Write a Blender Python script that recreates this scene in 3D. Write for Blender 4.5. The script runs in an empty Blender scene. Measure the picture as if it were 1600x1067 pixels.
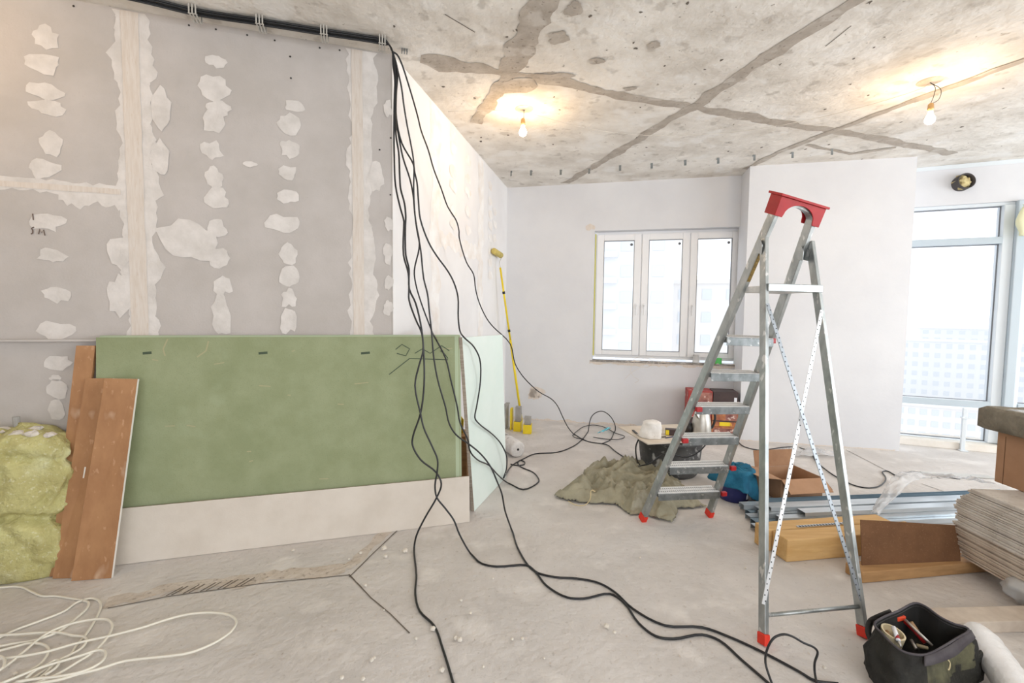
import bpy, bmesh, math, random
from mathutils import Vector, Matrix, noise as mnoise
S = bpy.context.scene
COL = S.collection
R_ = random.Random(7)

# ------------------------------------------------------------------ camera, world, light, exposure
FPX, H0, PITCH, ROLL, HC = 724.0, 1.45, 0.0596, 0.0117, 3.153
FWD = Vector((0, math.cos(PITCH), -math.sin(PITCH)))
_u = Vector((0, math.sin(PITCH), math.cos(PITCH)))
_r = Vector((1, 0, 0))
UP = _u*math.cos(ROLL) - _r*math.sin(ROLL)
RT = _r*math.cos(ROLL) + _u*math.sin(ROLL)
CAM = Vector((0, 0, H0))
cd = bpy.data.cameras.new('camera'); cam = bpy.data.objects.new('camera', cd); COL.objects.link(cam)
m = Matrix.Identity(4)
for i in range(3):
    m[i][0] = RT[i]; m[i][1] = UP[i]; m[i][2] = -FWD[i]; m[i][3] = CAM[i]
cam.matrix_world = m
cd.sensor_width = 36.0; cd.lens = FPX/1600*36.0; cd.clip_start = 0.05; cd.clip_end = 1500
S.camera = cam

w = bpy.data.worlds.new('sky'); S.world = w; w.use_nodes = True
bg = w.node_tree.nodes['Background']; bg.inputs[0].default_value = (0.93, 0.965, 1.0, 1); bg.inputs[1].default_value = 1.65

def sun(name, az, el, strength, angle, color):
    l = bpy.data.lights.new(name, 'SUN'); l.energy = strength; l.angle = math.radians(angle); l.color = color
    o = bpy.data.objects.new(name, l); COL.objects.link(o)
    a, e = math.radians(az), math.radians(el)          # direction the light comes FROM
    d = Vector((math.sin(a)*math.cos(e), math.cos(a)*math.cos(e), math.sin(e)))
    o.rotation_euler = d.to_track_quat('Z', 'Y').to_euler()
def area(name, loc, target, sx, sy, power, color):     # daylight of the glazing beside the photographer, and added rear fill
    l = bpy.data.lights.new(name, 'AREA'); l.shape = 'RECTANGLE'; l.size = sx; l.size_y = sy; l.energy = power; l.color = color
    o = bpy.data.objects.new(name, l); COL.objects.link(o); o.location = loc
    o.rotation_euler = (Vector(loc)-Vector(target)).to_track_quat('Z', 'Y').to_euler()
area('daylight_right', (7.6, 0.6, 1.7), (0.5, 3.2, 1.2), 4.5, 2.4, 230, (0.93, 0.97, 1.0))
area('fill_behind', (1.2, -3.1, 1.9), (1.2, 4, 1.9), 5.0, 2.2, 95, (0.97, 0.985, 1.0))  # added fill lamp behind the camera, no window known there
S.view_settings.view_transform = 'Standard'; S.view_settings.look = 'None'
S.view_settings.exposure = 0.0; S.view_settings.gamma = 1.0; S.view_settings.use_curve_mapping = False
S.cycles.max_bounces = 10; S.cycles.diffuse_bounces = 6; S.cycles.transparent_max_bounces = 24
S.cycles.use_denoising = True; S.cycles.caustics_reflective = False; S.cycles.caustics_refractive = False
S.cycles.sample_clamp_indirect = 6.0

# ------------------------------------------------------------------ where a ray of the lens meets a real surface
def ray(x, y): return RT*((x-800)/FPX) + UP*((533.5-y)/FPX) + FWD
def G(x, y, z=0.0):
    d = ray(x, y); return CAM + d*((z-H0)/d.z)
def DY(x, y, Y):
    d = ray(x, y); return CAM + d*(Y/d.y)
def plane(p0, ang, off=0.0):
    n = Vector((math.sin(ang), -math.cos(ang), 0))
    p = Vector(p0) + n*off
    def f(x, y, o=0.0):
        d = ray(x, y); return CAM + d*(((p+n*o-CAM).dot(n))/d.dot(n))
    return f
UA = -0.2324; CO = Vector((-0.0874, 6.3853, 0)); U = Vector((math.cos(UA), math.sin(UA), 0)); N = Vector((math.sin(UA), -math.cos(UA), 0))
PL = plane(CO, UA)                                   # back wall, N points into the room
LB = 0.2977; LC = G(613, 85, HC); LC.z = 0; LU = Vector((math.cos(LB), math.sin(LB), 0)); LN = Vector((math.sin(LB), -math.cos(LB), 0))
LW = plane(LC, LB)                                   # left wall
W2A = math.atan2(CO.y-LC.y, CO.x-LC.x)
WU = Vector((math.cos(W2A), math.sin(W2A), 0)); WN = Vector((math.sin(W2A), -math.cos(W2A), 0))
W2 = plane(LC, W2A)                                  # side wall running back to the corner
GA = math.radians(-23.5); GP = G(1436, 262, HC); GP.z = 0; GU = Vector((math.cos(GA), math.sin(GA), 0)); GN = Vector((math.sin(GA), -math.cos(GA), 0))
GZ = plane(GP, GA)                                   # glazed wall on the right
def uz(p, o, u): return (p-o).dot(u), p.z
ZV = Vector((0, 0, 1))

# ------------------------------------------------------------------ mesh helpers
class MB:
    def __init__(s): s.v = []; s.f = []; s.m = []; s.mi = 0
    def add(s, vs, fs):
        b = len(s.v); s.v += [Vector(p) for p in vs]
        for f in fs: s.f.append([b+i for i in f]); s.m.append(s.mi)
        return s
    def mat(s, i): s.mi = i; return s
    def hexa(s, p):   # p: 4 bottom (ccw from above), 4 top
        return s.add(p, [(3,2,1,0),(4,5,6,7),(0,1,5,4),(1,2,6,5),(2,3,7,6),(3,0,4,7)])
    def obox(s, o, ex, ey, ez):  # corner + three edge vectors
        o, ex, ey, ez = map(Vector, (o, ex, ey, ez))
        if ex.cross(ey).dot(ez) < 0: o = o+ex; ex = -ex
        return s.hexa([o, o+ex, o+ex+ey, o+ey, o+ez, o+ex+ez, o+ex+ey+ez, o+ey+ez])
    def cbox(s, c, ex, ey, ez):
        c, ex, ey, ez = map(Vector, (c, ex, ey, ez)); return s.obox(c-ex/2-ey/2-ez/2, ex, ey, ez)
    def bar(s, a, b, w, t, ref):   # rectangular bar a->b, width w along ref, thickness t across
        a, b = Vector(a), Vector(b); d = (b-a).normalized(); r = Vector(ref); r = (r-d*r.dot(d)).normalized(); q = d.cross(r)
        return s.obox(a-r*w/2-q*t/2, r*w, q*t, b-a)
    def prism(s, poly, ext):
        poly = [Vector(p) for p in poly]; ext = Vector(ext); n = len(poly)
        nn = Vector((0,0,0))
        for i in range(n): nn += poly[i].cross(poly[(i+1)%n])
        if nn.dot(ext) < 0: poly.reverse()
        return s.add(poly+[p+ext for p in poly], [tuple(range(n-1,-1,-1)), tuple(range(n, 2*n))]+[(i,(i+1)%n,n+(i+1)%n,n+i) for i in range(n)])
    def tube(s, pts, r, n=8, flat=1.0, cap=True, ref=None):
        pts = [Vector(p) for p in pts]; k = len(pts); rs = r if isinstance(r, (list, tuple)) else [r]*k
        t = [(pts[min(i+1,k-1)]-pts[max(i-1,0)]).normalized() for i in range(k)]
        a = Vector(ref) if ref else (Vector((0,0,1)) if abs(t[0].z) < .9 else Vector((1,0,0)))
        b = len(s.v); x = (a-t[0]*a.dot(t[0])).normalized()
        for i in range(k):
            x = (x-t[i]*x.dot(t[i])).normalized(); y = t[i].cross(x)
            for j in range(n):
                an = 2*math.pi*j/n; s.v.append(pts[i]+x*(math.cos(an)*rs[i]*flat)+y*(math.sin(an)*rs[i]))
        for i in range(k-1):
            for j in range(n):
                s.f.append([b+i*n+j, b+i*n+(j+1)%n, b+(i+1)*n+(j+1)%n, b+(i+1)*n+j]); s.m.append(s.mi)
        if cap:
            s.f.append([b+j for j in range(n-1,-1,-1)]); s.m.append(s.mi)
            s.f.append([b+(k-1)*n+j for j in range(n)]); s.m.append(s.mi)
        return s
    def lathe(s, c, prof, n=24, axis=ZV, cap=True, jit=0.0):
        c = Vector(c); axis = Vector(axis).normalized(); x = axis.orthogonal().normalized(); y = axis.cross(x); b = len(s.v)
        for (r, h) in prof:
            for j in range(n):
                an = 2*math.pi*j/n; rr = r*(1+jit*(mnoise.noise(Vector((math.cos(an)*2, math.sin(an)*2, h*9)))))
                s.v.append(c+axis*h+x*math.cos(an)*rr+y*math.sin(an)*rr)
        for i in range(len(prof)-1):
            for j in range(n): s.f.append([b+i*n+j, b+i*n+(j+1)%n, b+(i+1)*n+(j+1)%n, b+(i+1)*n+j]); s.m.append(s.mi)
        if cap:
            s.f.append([b+j for j in range(n-1,-1,-1)]); s.m.append(s.mi)
            q = b+(len(prof)-1)*n; s.f.append([q+j for j in range(n)]); s.m.append(s.mi)
        return s
    def build(s, name, mats, parent=None, smooth=False, bev=0.0, origin=None, sub=0, solid=0.0, seg=2):
        me = bpy.data.meshes.new(name)
        if parent is not None: o0 = WL[parent.name]
        else:
            if origin is None:
                lo = [min(v[i] for v in s.v) for i in range(3)]; hi = [max(v[i] for v in s.v) for i in range(3)]
                origin = Vector(((lo[0]+hi[0])/2, (lo[1]+hi[1])/2, lo[2]))
            o0 = Vector(origin)
        me.from_pydata([tuple(v-o0) for v in s.v], [], s.f)
        if not isinstance(mats, (list, tuple)): mats = [mats]
        for mm in mats: me.materials.append(mm)
        for p, i in zip(me.polygons, s.m): p.material_index = i; p.use_smooth = smooth
        me.update()
        o = bpy.data.objects.new(name, me); COL.objects.link(o)
        if parent is not None: o.parent = parent; WL[o.name] = o0
        else: o.location = o0; WL[o.name] = o0
        if solid: md = o.modifiers.new('solid', 'SOLIDIFY'); md.thickness = solid; md.offset = 0
        if bev: md = o.modifiers.new('bevel', 'BEVEL'); md.width = bev; md.segments = seg; md.limit_method = 'ANGLE'; md.angle_limit = math.radians(40)
        if sub: md = o.modifiers.new('sub', 'SUBSURF'); md.levels = sub; md.render_levels = sub
        return o
WL = {}
def empty(name, loc):
    o = bpy.data.objects.new(name, None); COL.objects.link(o); o.location = loc; o.empty_display_size = .1; WL[o.name] = Vector(loc); return o
def tag(o, label, cat, group=None, kind=None):
    o['label'] = label; o['category'] = cat
    if group: o['group'] = group
    if kind: o['kind'] = kind
    return o
def struct(o): o['kind'] = 'structure'; return o
def copy_tree(o, parent=None):
    c = o.copy(); COL.objects.link(c)
    if parent is not None: c.parent = parent
    WL[c.name] = WL.get(o.name, Vector((0,0,0)))
    for ch in [x for x in o.children]: copy_tree(ch, c)
    return c
def spline(pts, per=6):
    P = [Vector(p) for p in pts]; out = []
    for i in range(len(P)-1):
        p0 = P[i-1] if i else P[0]*2-P[1]; p1, p2 = P[i], P[i+1]; p3 = P[i+2] if i+2 < len(P) else P[-1]*2-P[-2]
        t0 = 0.0; t1 = max((p1-p0).length, 1e-5)**.5; t2 = t1+max((p2-p1).length, 1e-5)**.5; t3 = t2+max((p3-p2).length, 1e-5)**.5
        for k in range(per):
            t = t1+(t2-t1)*k/per
            A1 = p0*((t1-t)/(t1-t0))+p1*((t-t0)/(t1-t0)); A2 = p1*((t2-t)/(t2-t1))+p2*((t-t1)/(t2-t1)); A3 = p2*((t3-t)/(t3-t2))+p3*((t-t2)/(t3-t2))
            B1 = A1*((t2-t)/(t2-t0))+A2*((t-t0)/(t2-t0)); B2 = A2*((t3-t)/(t3-t1))+A3*((t-t1)/(t3-t1))
            out.append(B1*((t2-t)/(t2-t1))+B2*((t-t1)/(t2-t1)))
    out.append(P[-1]); return out

# ------------------------------------------------------------------ materials
def lin(c): return tuple(((x/255)/12.92 if x/255 <= .04045 else ((x/255+.055)/1.055)**2.4) for x in c)
def mat(name, c1, c2=None, scale=8.0, rough=.8, metal=0.0, bump=0.0, bscale=None, detail=4.0, lo=.35, hi=.65, stretch=(1,1,1), specks=None, spec=None, transp=0.0, coord='Object', emit=None, es=0.0):
    mt = bpy.data.materials.new(name); mt.use_nodes = True; nt = mt.node_tree; nd = nt.nodes; L = nt.links
    b = nd['Principled BSDF']; b.inputs['Roughness'].default_value = rough; b.inputs['Metallic'].default_value = metal
    if spec is not None: b.inputs['Specular IOR Level'].default_value = spec
    b.inputs['Base Color'].default_value = (*lin(c1), 1)
    tc = nd.new('ShaderNodeTexCoord'); mp = nd.new('ShaderNodeMapping'); mp.inputs['Scale'].default_value = stretch
    L.new(tc.outputs[coord], mp.inputs[0]); vec = mp.outputs[0]; colr = None
    if c2:
        n = nd.new('ShaderNodeTexNoise'); n.inputs['Scale'].default_value = scale; n.inputs['Detail'].default_value = detail; n.inputs['Roughness'].default_value = .6; L.new(vec, n.inputs[0])
        r = nd.new('ShaderNodeValToRGB'); r.color_ramp.elements[0].position = lo; r.color_ramp.elements[1].position = hi
        r.color_ramp.elements[0].color = (*lin(c1), 1); r.color_ramp.elements[1].color = (*lin(c2), 1); L.new(n.outputs[0], r.inputs[0]); colr = r.outputs[0]
        L.new(colr, b.inputs['Base Color'])
    for sp in (specks or []):       # (colour, noise scale, threshold, softness, strength)
        n = nd.new('ShaderNodeTexNoise'); n.inputs['Scale'].default_value = sp[1]; n.inputs['Detail'].default_value = 3; L.new(vec, n.inputs[0])
        mr = nd.new('ShaderNodeMapRange'); mr.inputs[1].default_value = sp[2]; mr.inputs[2].default_value = sp[2]+sp[3]; mr.inputs[3].default_value = 0; mr.inputs[4].default_value = sp[4]; L.new(n.outputs[0], mr.inputs[0])
        mx = nd.new('ShaderNodeMix'); mx.data_type = 'RGBA'; L.new(mr.outputs[0], mx.inputs[0])
        if colr: L.new(colr, mx.inputs[6])
        else: mx.inputs[6].default_value = (*lin(c1), 1)
        mx.inputs[7].default_value = (*lin(sp[0]), 1); colr = mx.outputs[2]; L.new(colr, b.inputs['Base Color'])
    if bump:
        n = nd.new('ShaderNodeTexNoise'); n.inputs['Scale'].default_value = bscale or scale*3; n.inputs['Detail'].default_value = 5; L.new(vec, n.inputs[0])
        bp = nd.new('ShaderNodeBump'); bp.inputs['Strength'].default_value = bump; bp.inputs['Distance'].default_value = .02; L.new(n.outputs[0], bp.inputs['Height']); L.new(bp.outputs[0], b.inputs['Normal'])
    if emit: b.inputs['Emission Color'].default_value = (*lin(emit), 1); b.inputs['Emission Strength'].default_value = es
    if transp:
        out = nd['Material Output']; t = nd.new('ShaderNodeBsdfTransparent'); mx = nd.new('ShaderNodeMixShader'); mx.inputs[0].default_value = 1-transp
        L.new(t.outputs[0], mx.inputs[1]); L.new(b.outputs[0], mx.inputs[2]); L.new(mx.outputs[0], out.inputs[0])
    return mt
M = {}
M['white_wall'] = mat('white_wall', (223,224,227), (215,216,220), 1.2, .85, bump=.05, bscale=30)
M['side_wall'] = mat('side_wall', (240,240,241), (232,231,232), 1.5, .85)
M['side_filler'] = mat('side_filler', (234,228,222), (246,246,246), 6, .8)
M['drywall'] = mat('drywall', (197,191,187), (187,181,176), 3, .95, bump=.05, bscale=90, specks=[((172,166,161), 160, .62, .1, .3), ((214,210,206), 2.2, .6, .2, .5)])
M['filler'] = mat('filler', (226,221,217), (209,204,199), 9, .9, bump=.15, bscale=25, stretch=(1,1,1))
M['tape'] = mat('tape', (213,202,191), (222,214,206), 14, .9, stretch=(6,6,.6), specks=[((205,188,170), 30, .6, .12, .6)])
M['screw_dark'] = mat('screw_dark', (50,46,44), rough=.6)
M['pencil'] = mat('pencil', (110,95,88), rough=.9)
M['concrete'] = mat('concrete', (240,236,229), (206,199,189), 2.2, .95, bump=.5, bscale=18, detail=9, lo=.38, hi=.68,
    specks=[((168,160,150), 7, .60, .07, .45), ((120,110,98), 26, .69, .03, .6), ((140,120,98), 5.3, .72, .03, .6), ((240,238,234), 3.1, .55, .1, .75)])
M['grout'] = mat('grout', (170,160,149), (190,182,172), 9, .95, bump=.3, bscale=25, specks=[((206,200,192), 5, .58, .06, .7), ((120,110,100), 30, .64, .04, .6)])
M['screed'] = mat('screed', (219,215,212), (196,191,187), 1.7, .92, bump=.45, bscale=22, detail=8, lo=.3, hi=.7,
    specks=[((168,160,152), 45, .64, .08, .5), ((228,224,220), 3.3, .56, .12, .7), ((140,130,120), 130, .70, .05, .5)])
M['screed_patch'] = mat('screed_patch', (196,184,172), (214,205,196), 12, .95, bump=.5, bscale=30, specks=[((150,138,126), 35, .6, .06, .6)])
M['crack'] = mat('crack', (110,101,92), rough=1)
M['pvc'] = mat('pvc', (240,241,243), rough=.3)
M['gasket'] = mat('gasket', (120,122,126), rough=.6)
M['alu'] = mat('alu', (222,229,234), rough=.4)
M['alu_grey'] = mat('alu_grey', (188,200,208), rough=.4)
M['yellow_tape'] = mat('yellow_tape', (232,224,120), rough=.7)
def glassmat():
    mt = bpy.data.materials.new('window_glass'); mt.use_nodes = True; nt = mt.node_tree; nd = nt.nodes; L = nt.links
    nd.remove(nd['Principled BSDF']); t = nd.new('ShaderNodeBsdfTransparent'); t.inputs[0].default_value = (.985,.99,1,1); g = nd.new('ShaderNodeBsdfGlossy'); g.inputs['Roughness'].default_value = .02
    lw = nd.new('ShaderNodeLayerWeight'); lw.inputs[0].default_value = .12; mu = nd.new('ShaderNodeMath'); mu.operation = 'MULTIPLY'; mu.inputs[1].default_value = .5
    mx = nd.new('ShaderNodeMixShader'); L.new(lw.outputs['Facing'], mu.inputs[0]); L.new(mu.outputs[0], mx.inputs[0]); L.new(t.outputs[0], mx.inputs[1]); L.new(g.outputs[0], mx.inputs[2]); L.new(mx.outputs[0], nd['Material Output'].inputs[0]); return mt
M['glass'] = glassmat()

# ------------------------------------------------------------------ irregular flat marks laid on a wall, ceiling or floor
def blob(mb, c, a, b, rx, ry, off, n=14, seed=0, rough=.25):
    rr = random.Random(seed); vs = []
    ph = rr.random()*50
    for j in range(n):
        an = 2*math.pi*j/n; k = 1+rough*(mnoise.noise(Vector((math.cos(an)*1.7+ph, math.sin(an)*1.7, ph)))*2.2+rr.uniform(-.35,.35))
        vs.append(c+a*(math.cos(an)*rx*k)+b*(math.sin(an)*ry*k)+off)
    nn = Vector((0,0,0))
    for i in range(n): nn += (vs[i]-c).cross(vs[(i+1)%n]-c)
    if nn.dot(off) < 0: vs.reverse()
    mb.add(vs, [tuple(range(n))])
def ribbon(mb, pts, hw, nrm, off, seed=0, step=.05, rough=.35, fine=.15):
    rr = random.Random(seed); P = [Vector(p) for p in pts]; hws = hw if isinstance(hw, list) else [hw]*len(P)
    Q = []; W = []
    for i in range(len(P)-1):
        n = max(1, int((P[i+1]-P[i]).length/step))
        for k in range(n): t = k/n; Q.append(P[i].lerp(P[i+1], t)); W.append(hws[i]*(1-t)+hws[i+1]*t)
    Q.append(P[-1]); W.append(hws[-1]); vs = []
    ph = seed*7.3
    for i, q in enumerate(Q):
        d = (Q[min(i+1,len(Q)-1)]-Q[max(i-1,0)]).normalized(); s = Vector(nrm).cross(d).normalized()
        l = W[i]*(1+rough*2*mnoise.noise(Vector((i*step*6, ph, 0)))+rr.uniform(-fine, fine)); r = W[i]*(1+rough*2*mnoise.noise(Vector((i*step*6, ph+9, 3)))+rr.uniform(-fine, fine))
        vs += [q+s*max(l,.003)+Vector(off), q-s*max(r,.003)+Vector(off)]
    mb.add(vs, [(2*i, 2*i+1, 2*i+3, 2*i+2) for i in range(len(Q)-1)])

# ------------------------------------------------------------------ the room
CE = lambda x, y: G(x, y, HC)
# floor
fb = MB(); fb.obox((-6, -3.4, -.2), (15, 0, 0), (0, 3.4, 0), (0, 0, .2))
fb = MB(); fb.add([(-6,-3.4,0),(9,-3.4,0),(9,4.1,0),(-.9,7.2,0),(-6,7.2,0),(-6,-3.4,-.25),(9,-3.4,-.25),(9,4.1,-.25),(-.9,7.2,-.25),(-6,7.2,-.25)],
   [(0,1,2,3,4),(9,8,7,6,5),(0,5,6,1),(1,6,7,2),(2,7,8,3),(3,8,9,4),(4,9,5,0)])
zo = Vector((0,0,.0015))
fb.mat(1); ribbon(fb, [G(165,942),G(260,922),G(410,902),G(540,889)], .050, ZV, zo, 3, .04, .5, .3)
ribbon(fb, [G(540,888),G(575,858),G(613,824)], .038, ZV, zo, 4, .04, .3, .2)
fb.mat(2)
zc = Vector((0,0,.003))
ribbon(fb, [G(545,898),G(580,935),G(610,960),G(640,990)], .0025, ZV, zc, 5, .03, .5, .4)
ribbon(fb, [G(546,902),G(580,868),G(622,828)], .003, ZV, zc, 6, .03, .5, .4)
ribbon(fb, [G(168,951),G(260,933),G(410,912),G(545,899)], .002, ZV, zc, 7, .03, .8, .5)
ribbon(fb, [G(1322,703),G(1388,737)], .002, ZV, zc, 8, .05)
ribbon(fb, [G(1440,756),G(1485,772)], .002, ZV, zc, 9, .05)
for k in range(16):
    a = G(250+k*9, 933-k*1.2); fb.mat(2 if k % 3 else 1); ribbon(fb, [a, a+Vector((.03,.08,0))], .0035, ZV, zc, 20+k, .02)
fr_ = random.Random(21)
for k in range(170):
    x, y = fr_.uniform(60,1560), fr_.uniform(0,1)**.7*340+720; pp_ = G(x,y); blob(fb, pp_, Vector((1,0,0)), Vector((0,1,0)), fr_.uniform(.0015,.004), fr_.uniform(.002,.009), zc*(.6+.01*k), 6, 900+k, .4)
fl = struct(fb.build('floor', [M['screed'], M['screed_patch'], M['crack']], origin=(0,0,0)))
# ceiling
cb = MB(); h = HC
cb.add([(-6,-3.4,h),(9,-3.4,h),(9,4.1,h),(-.9,7.2,h),(-6,7.2,h),(-6,-3.4,h+.25),(9,-3.4,h+.25),(9,4.1,h+.25),(-.9,7.2,h+.25),(-6,7.2,h+.25)],
   [(4,3,2,1,0),(5,6,7,8,9),(1,6,5,0),(2,7,6,1),(3,8,7,2),(4,9,8,3),(0,5,9,4)])
dn = Vector((0,0,-.002)); X = Vector((1,0,0)); Yv = Vector((0,1,0))
cb.mat(1)
def cps(l): return [CE(*p) for p in l]
ribbon(cb, cps([(657,92),(690,97),(730,105),(770,112),(800,117),(860,124),(900,134),(960,147),(1020,157),(1080,167),(1150,180),(1250,197),(1320,207),(1400,222),(1490,240)]),
       [.05,.10,.07,.05,.045,.07,.055,.06,.05,.045,.06,.05,.05,.055,.05], -ZV, dn, 11, .045)
ribbon(cb, cps([(1345,-4),(1290,30),(1220,75),(1150,121),(1085,166),(1040,191),(960,241),(885,286)]), [.045,.05,.05,.05,.055,.045,.05,.05], -ZV, dn*1.3, 12, .045)
ribbon(cb, cps([(858,-30),(850,0),(830,45),(805,95),(790,125),(770,155),(742,192)]), [.09,.09,.085,.085,.055,.06,.05], -ZV, dn*1.6, 13, .04)
ribbon(cb, cps([(1640,80),(1600,93),(1500,131),(1400,167),(1300,205),(1220,236),(1165,264)]), .04, -ZV, dn*1.9, 14, .045)
ribbon(cb, cps([(1260,226),(1330,240),(1400,230)]), .03, -ZV, dn*2.1, 15, .045)
for k,(x,y,rx,ry) in enumerate([(806,134,.16,.12),(866,120,.14,.06),(872,58,.075,.06),(1020,71,.04,.05),(932,95,.045,.035),(897,12,.05,.07),(985,138,.05,.03)]):
    blob(cb, CE(x,y), X, Yv, rx, ry, dn*2.3, 18, 40+k, .25)
cb.mat(2)
for k,(x0,y0,x1,y1) in enumerate([(695,22,742,50),(1290,72,1330,40)]):
    ribbon(cb, [CE(x0,y0),CE(x1,y1)], .002, -ZV, dn*.8, 60+k, .05)
rr = random.Random(3)
for k in range(90):
    p = Vector((rr.uniform(-1,4.5), rr.uniform(2.0,5.2), HC)); blob(cb, p, X, Yv, rr.uniform(.004,.013), rr.uniform(.004,.02), dn*.7, 7, 100+k, .4)
struct(cb.build('ceiling', [M['concrete'], M['grout'], M['crack']], origin=(0,0,h)))

# unseen end wall with a gap, and left side, both added to cut sky fill
eb_ = MB(); eb_.obox((-6,-3.4,0),(4.4,0,0),(0,.12,0),(0,0,HC)); eb_.obox((3.9,-3.4,0),(5.1,0,0),(0,.12,0),(0,0,HC)); eb_.obox((-1.6,-3.4,0),(5.5,0,0),(0,.12,0),(0,0,.6)); eb_.obox((-1.6,-3.4,HC-.12),(5.5,0,0),(0,.12,0),(0,0,.12))
struct(eb_.build('wall_front_added', M['white_wall']))
eb_ = MB(); eb_.obox((-6,-3.28,0),(.12,0,0),(0,5.0,0),(0,0,HC)); struct(eb_.build('wall_far_left_added', M['drywall']))
# left wall: board face with filler, tape, screws
wl = MB()
L0, L1 = -3.6, 0.0
wl.obox(LC+LU*L0, LU*(L1-L0), -LN*.12, ZV*HC)
def lp(cx, cy): return cx/1.905, cy/1.905
def sz(p, wpx): return wpx/FPX*(p-CAM).dot(FWD)
e1 = LN*.0015
wl.mat(1)
T, B_ = 20, 520
def vseam(xt, xb, hw, seed, rough, e, fine=.2):
    a = LW(xt, 8 if xt < 300 else 80); b = LW(xb, 540); a = Vector((a.x, a.y, HC-.01)); b.z = .02
    m_ = (a+b)/2; a.xy = m_.xy; b.xy = m_.xy
    ribbon(wl, [a, b], hw, LN, e, seed, .035, rough, fine)
vseam(209, 217, .072, 1, .28, e1, .22); vseam(226, 234, .040, 21, .7, e1*1.2, .4); vseam(196, 205, .034, 31, .9, e1*1.1, .4)
vseam(567, 560, .064, 2, .28, e1, .22); vseam(574, 569, .035, 22, .8, e1*1.2, .4)
hs0 = LW(-60, 287); hs1 = LW(205, 297); hs1.z = hs0.z = (hs0.z+hs1.z)/2
ribbon(wl, [hs0, hs1], .036, LN, e1, 3, .03, .35, .3); ribbon(wl, [hs0.lerp(hs1,.55)-ZV*.03, hs1-ZV*.05], .035, LN, e1*.9, 33, .02, .7, .5)
col = [(137,110,33,33),(130,188,42,27),(135,270,40,22),(142,320,35,20),(150,427,28,33),(130,502,33,28),(143,662,35,23),(157,762,30,20),(170,877,32,24),(165,985,42,28),
 (643,182,24,20),(635,262,38,35),(648,322,30,22),(637,366,30,30),(632,447,24,28),(638,527,24,32),(649,592,28,30),(649,680,22,24),(652,767,28,30),(664,852,22,32),(660,940,24,60),
 (876,316,25,16),(863,370,32,28),(861,443,23,25),(856,513,25,20),(857,586,28,22),(845,667,40,27),(856,757,24,28),(862,825,23,32),(860,888,20,28),(860,958,20,40),
 (1155,325,11,22),(1157,667,12,22),(1155,755,13,32),(1156,843,11,22),(1155,917,13,24),(568,720,66,66),(745,488,16,9),(480,330,22,60),(478,470,22,50),(1120,530,22,40),(360,750,28,45),(355,880,30,60)]
for k,(cx,cy,rx,ry) in enumerate(col):
    p = LW(*lp(cx,cy)); blob(wl, p, LU, ZV, sz(p, rx/1.905)*1.08, sz(p, ry/1.905), e1*(1.5+.02*k), 16, 200+k, .22)
for k,(x,y,rx,ry) in enumerate([(93,566,17,12),(88,608,14,14),(90,640,10,15),(86,590,7,5)]):
    p = LW(x,y); blob(wl, p, LU, ZV, sz(p, rx), sz(p, ry), e1*2, 14, 300+k, .22)
wl.mat(2)
vseam(207, 215, .042, 5, .04, e1*2.6, .03); vseam(563, 556, .034, 6, .04, e1*2.6, .03)
ribbon(wl, [hs0, hs1-LU*.05], .016, LN, e1*2.3, 7, .035, .1, .05)
wl.mat(3)
for k,(cx,cy) in enumerate([(220,19),(563,76),(643,88),(736,105),(818,121),(952,143),(864,169),(866,233),(1011,150),(1130,446),(1163,411),(1162,580)]):
    p = LW(*lp(cx,cy)); blob(wl, p, LU, ZV, .006, .006, e1*2, 8, k, .02)
wl.mat(4)
def stroke(mb, f, pts, hw, nrm, e): ribbon(mb, [f(*p) for p in pts], hw, nrm, e, 1, .02, .1, .05)
for st in ([(52,334),(53,344)], [(54,355),(50,357),(52,360),(52,364),(49,366)], [(61,366),(63,358),(66,364),(69,359),(71,368)]):
    stroke(wl, LW, st, .0013, LN, e1*3)
struct(wl.build('wall_left', [M['drywall'], M['filler'], M['tape'], M['screw_dark'], M['pencil']], origin=LC+LU*-1.8))
# ledge where the upper boards end
lg = MB(); z = LW(75,531).z; lg.obox(LC+LU*-3.6+ZV*(z-.008)+LN*.003, LU*(3.6-1.6), LN*.03, ZV*.012)
struct(lg.build('trim_1', M['drywall']))
lg = MB(); a = Vector((LC.x, LC.y, 0)); lg.obox(a+LN*.001-LU*.004, LU*.004, LN*.003, ZV*HC); struct(lg.build('trim_2', M['filler']))

# side wall
ws = MB(); LEN = (CO-LC).length
ws.obox(LC+WU*.0, WU*(LEN+.3), -WN*.12, ZV*HC)
ws.mat(1); e2 = WN*.0015
def w2v(x, y0, y1, hw, seed):
    a = W2(x, (y0+y1)/2); ribbon(ws, [Vector((a.x,a.y,HC-.02)), Vector((a.x,a.y,.02))], hw, WN, e2, seed, .05, .4, .2)
w2v(680,150,500,.10,1); w2v(751,260,500,.09,2)
a = W2(685,372); b = W2(750,398); ribbon(ws, [a,b], .07, WN, e2*1.4, 3, .05, .5, .3)
for k,(x,ys) in enumerate([(708,(190,212,232,268,290,330,350)), (731,(250,280,300,330,360)), (766,(290,315,335,352,372,395,410,430)),(773,(330,350,372,395))]):
    for j,y in enumerate(ys): p = W2(x,y); blob(ws, p, WU, ZV, .09, .05, e2*(1.8+.1*j), 12, 400+k*20+j, .25)
struct(ws.build('wall_side', [M['side_wall'], M['side_filler']], origin=(LC+CO)/2))

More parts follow.
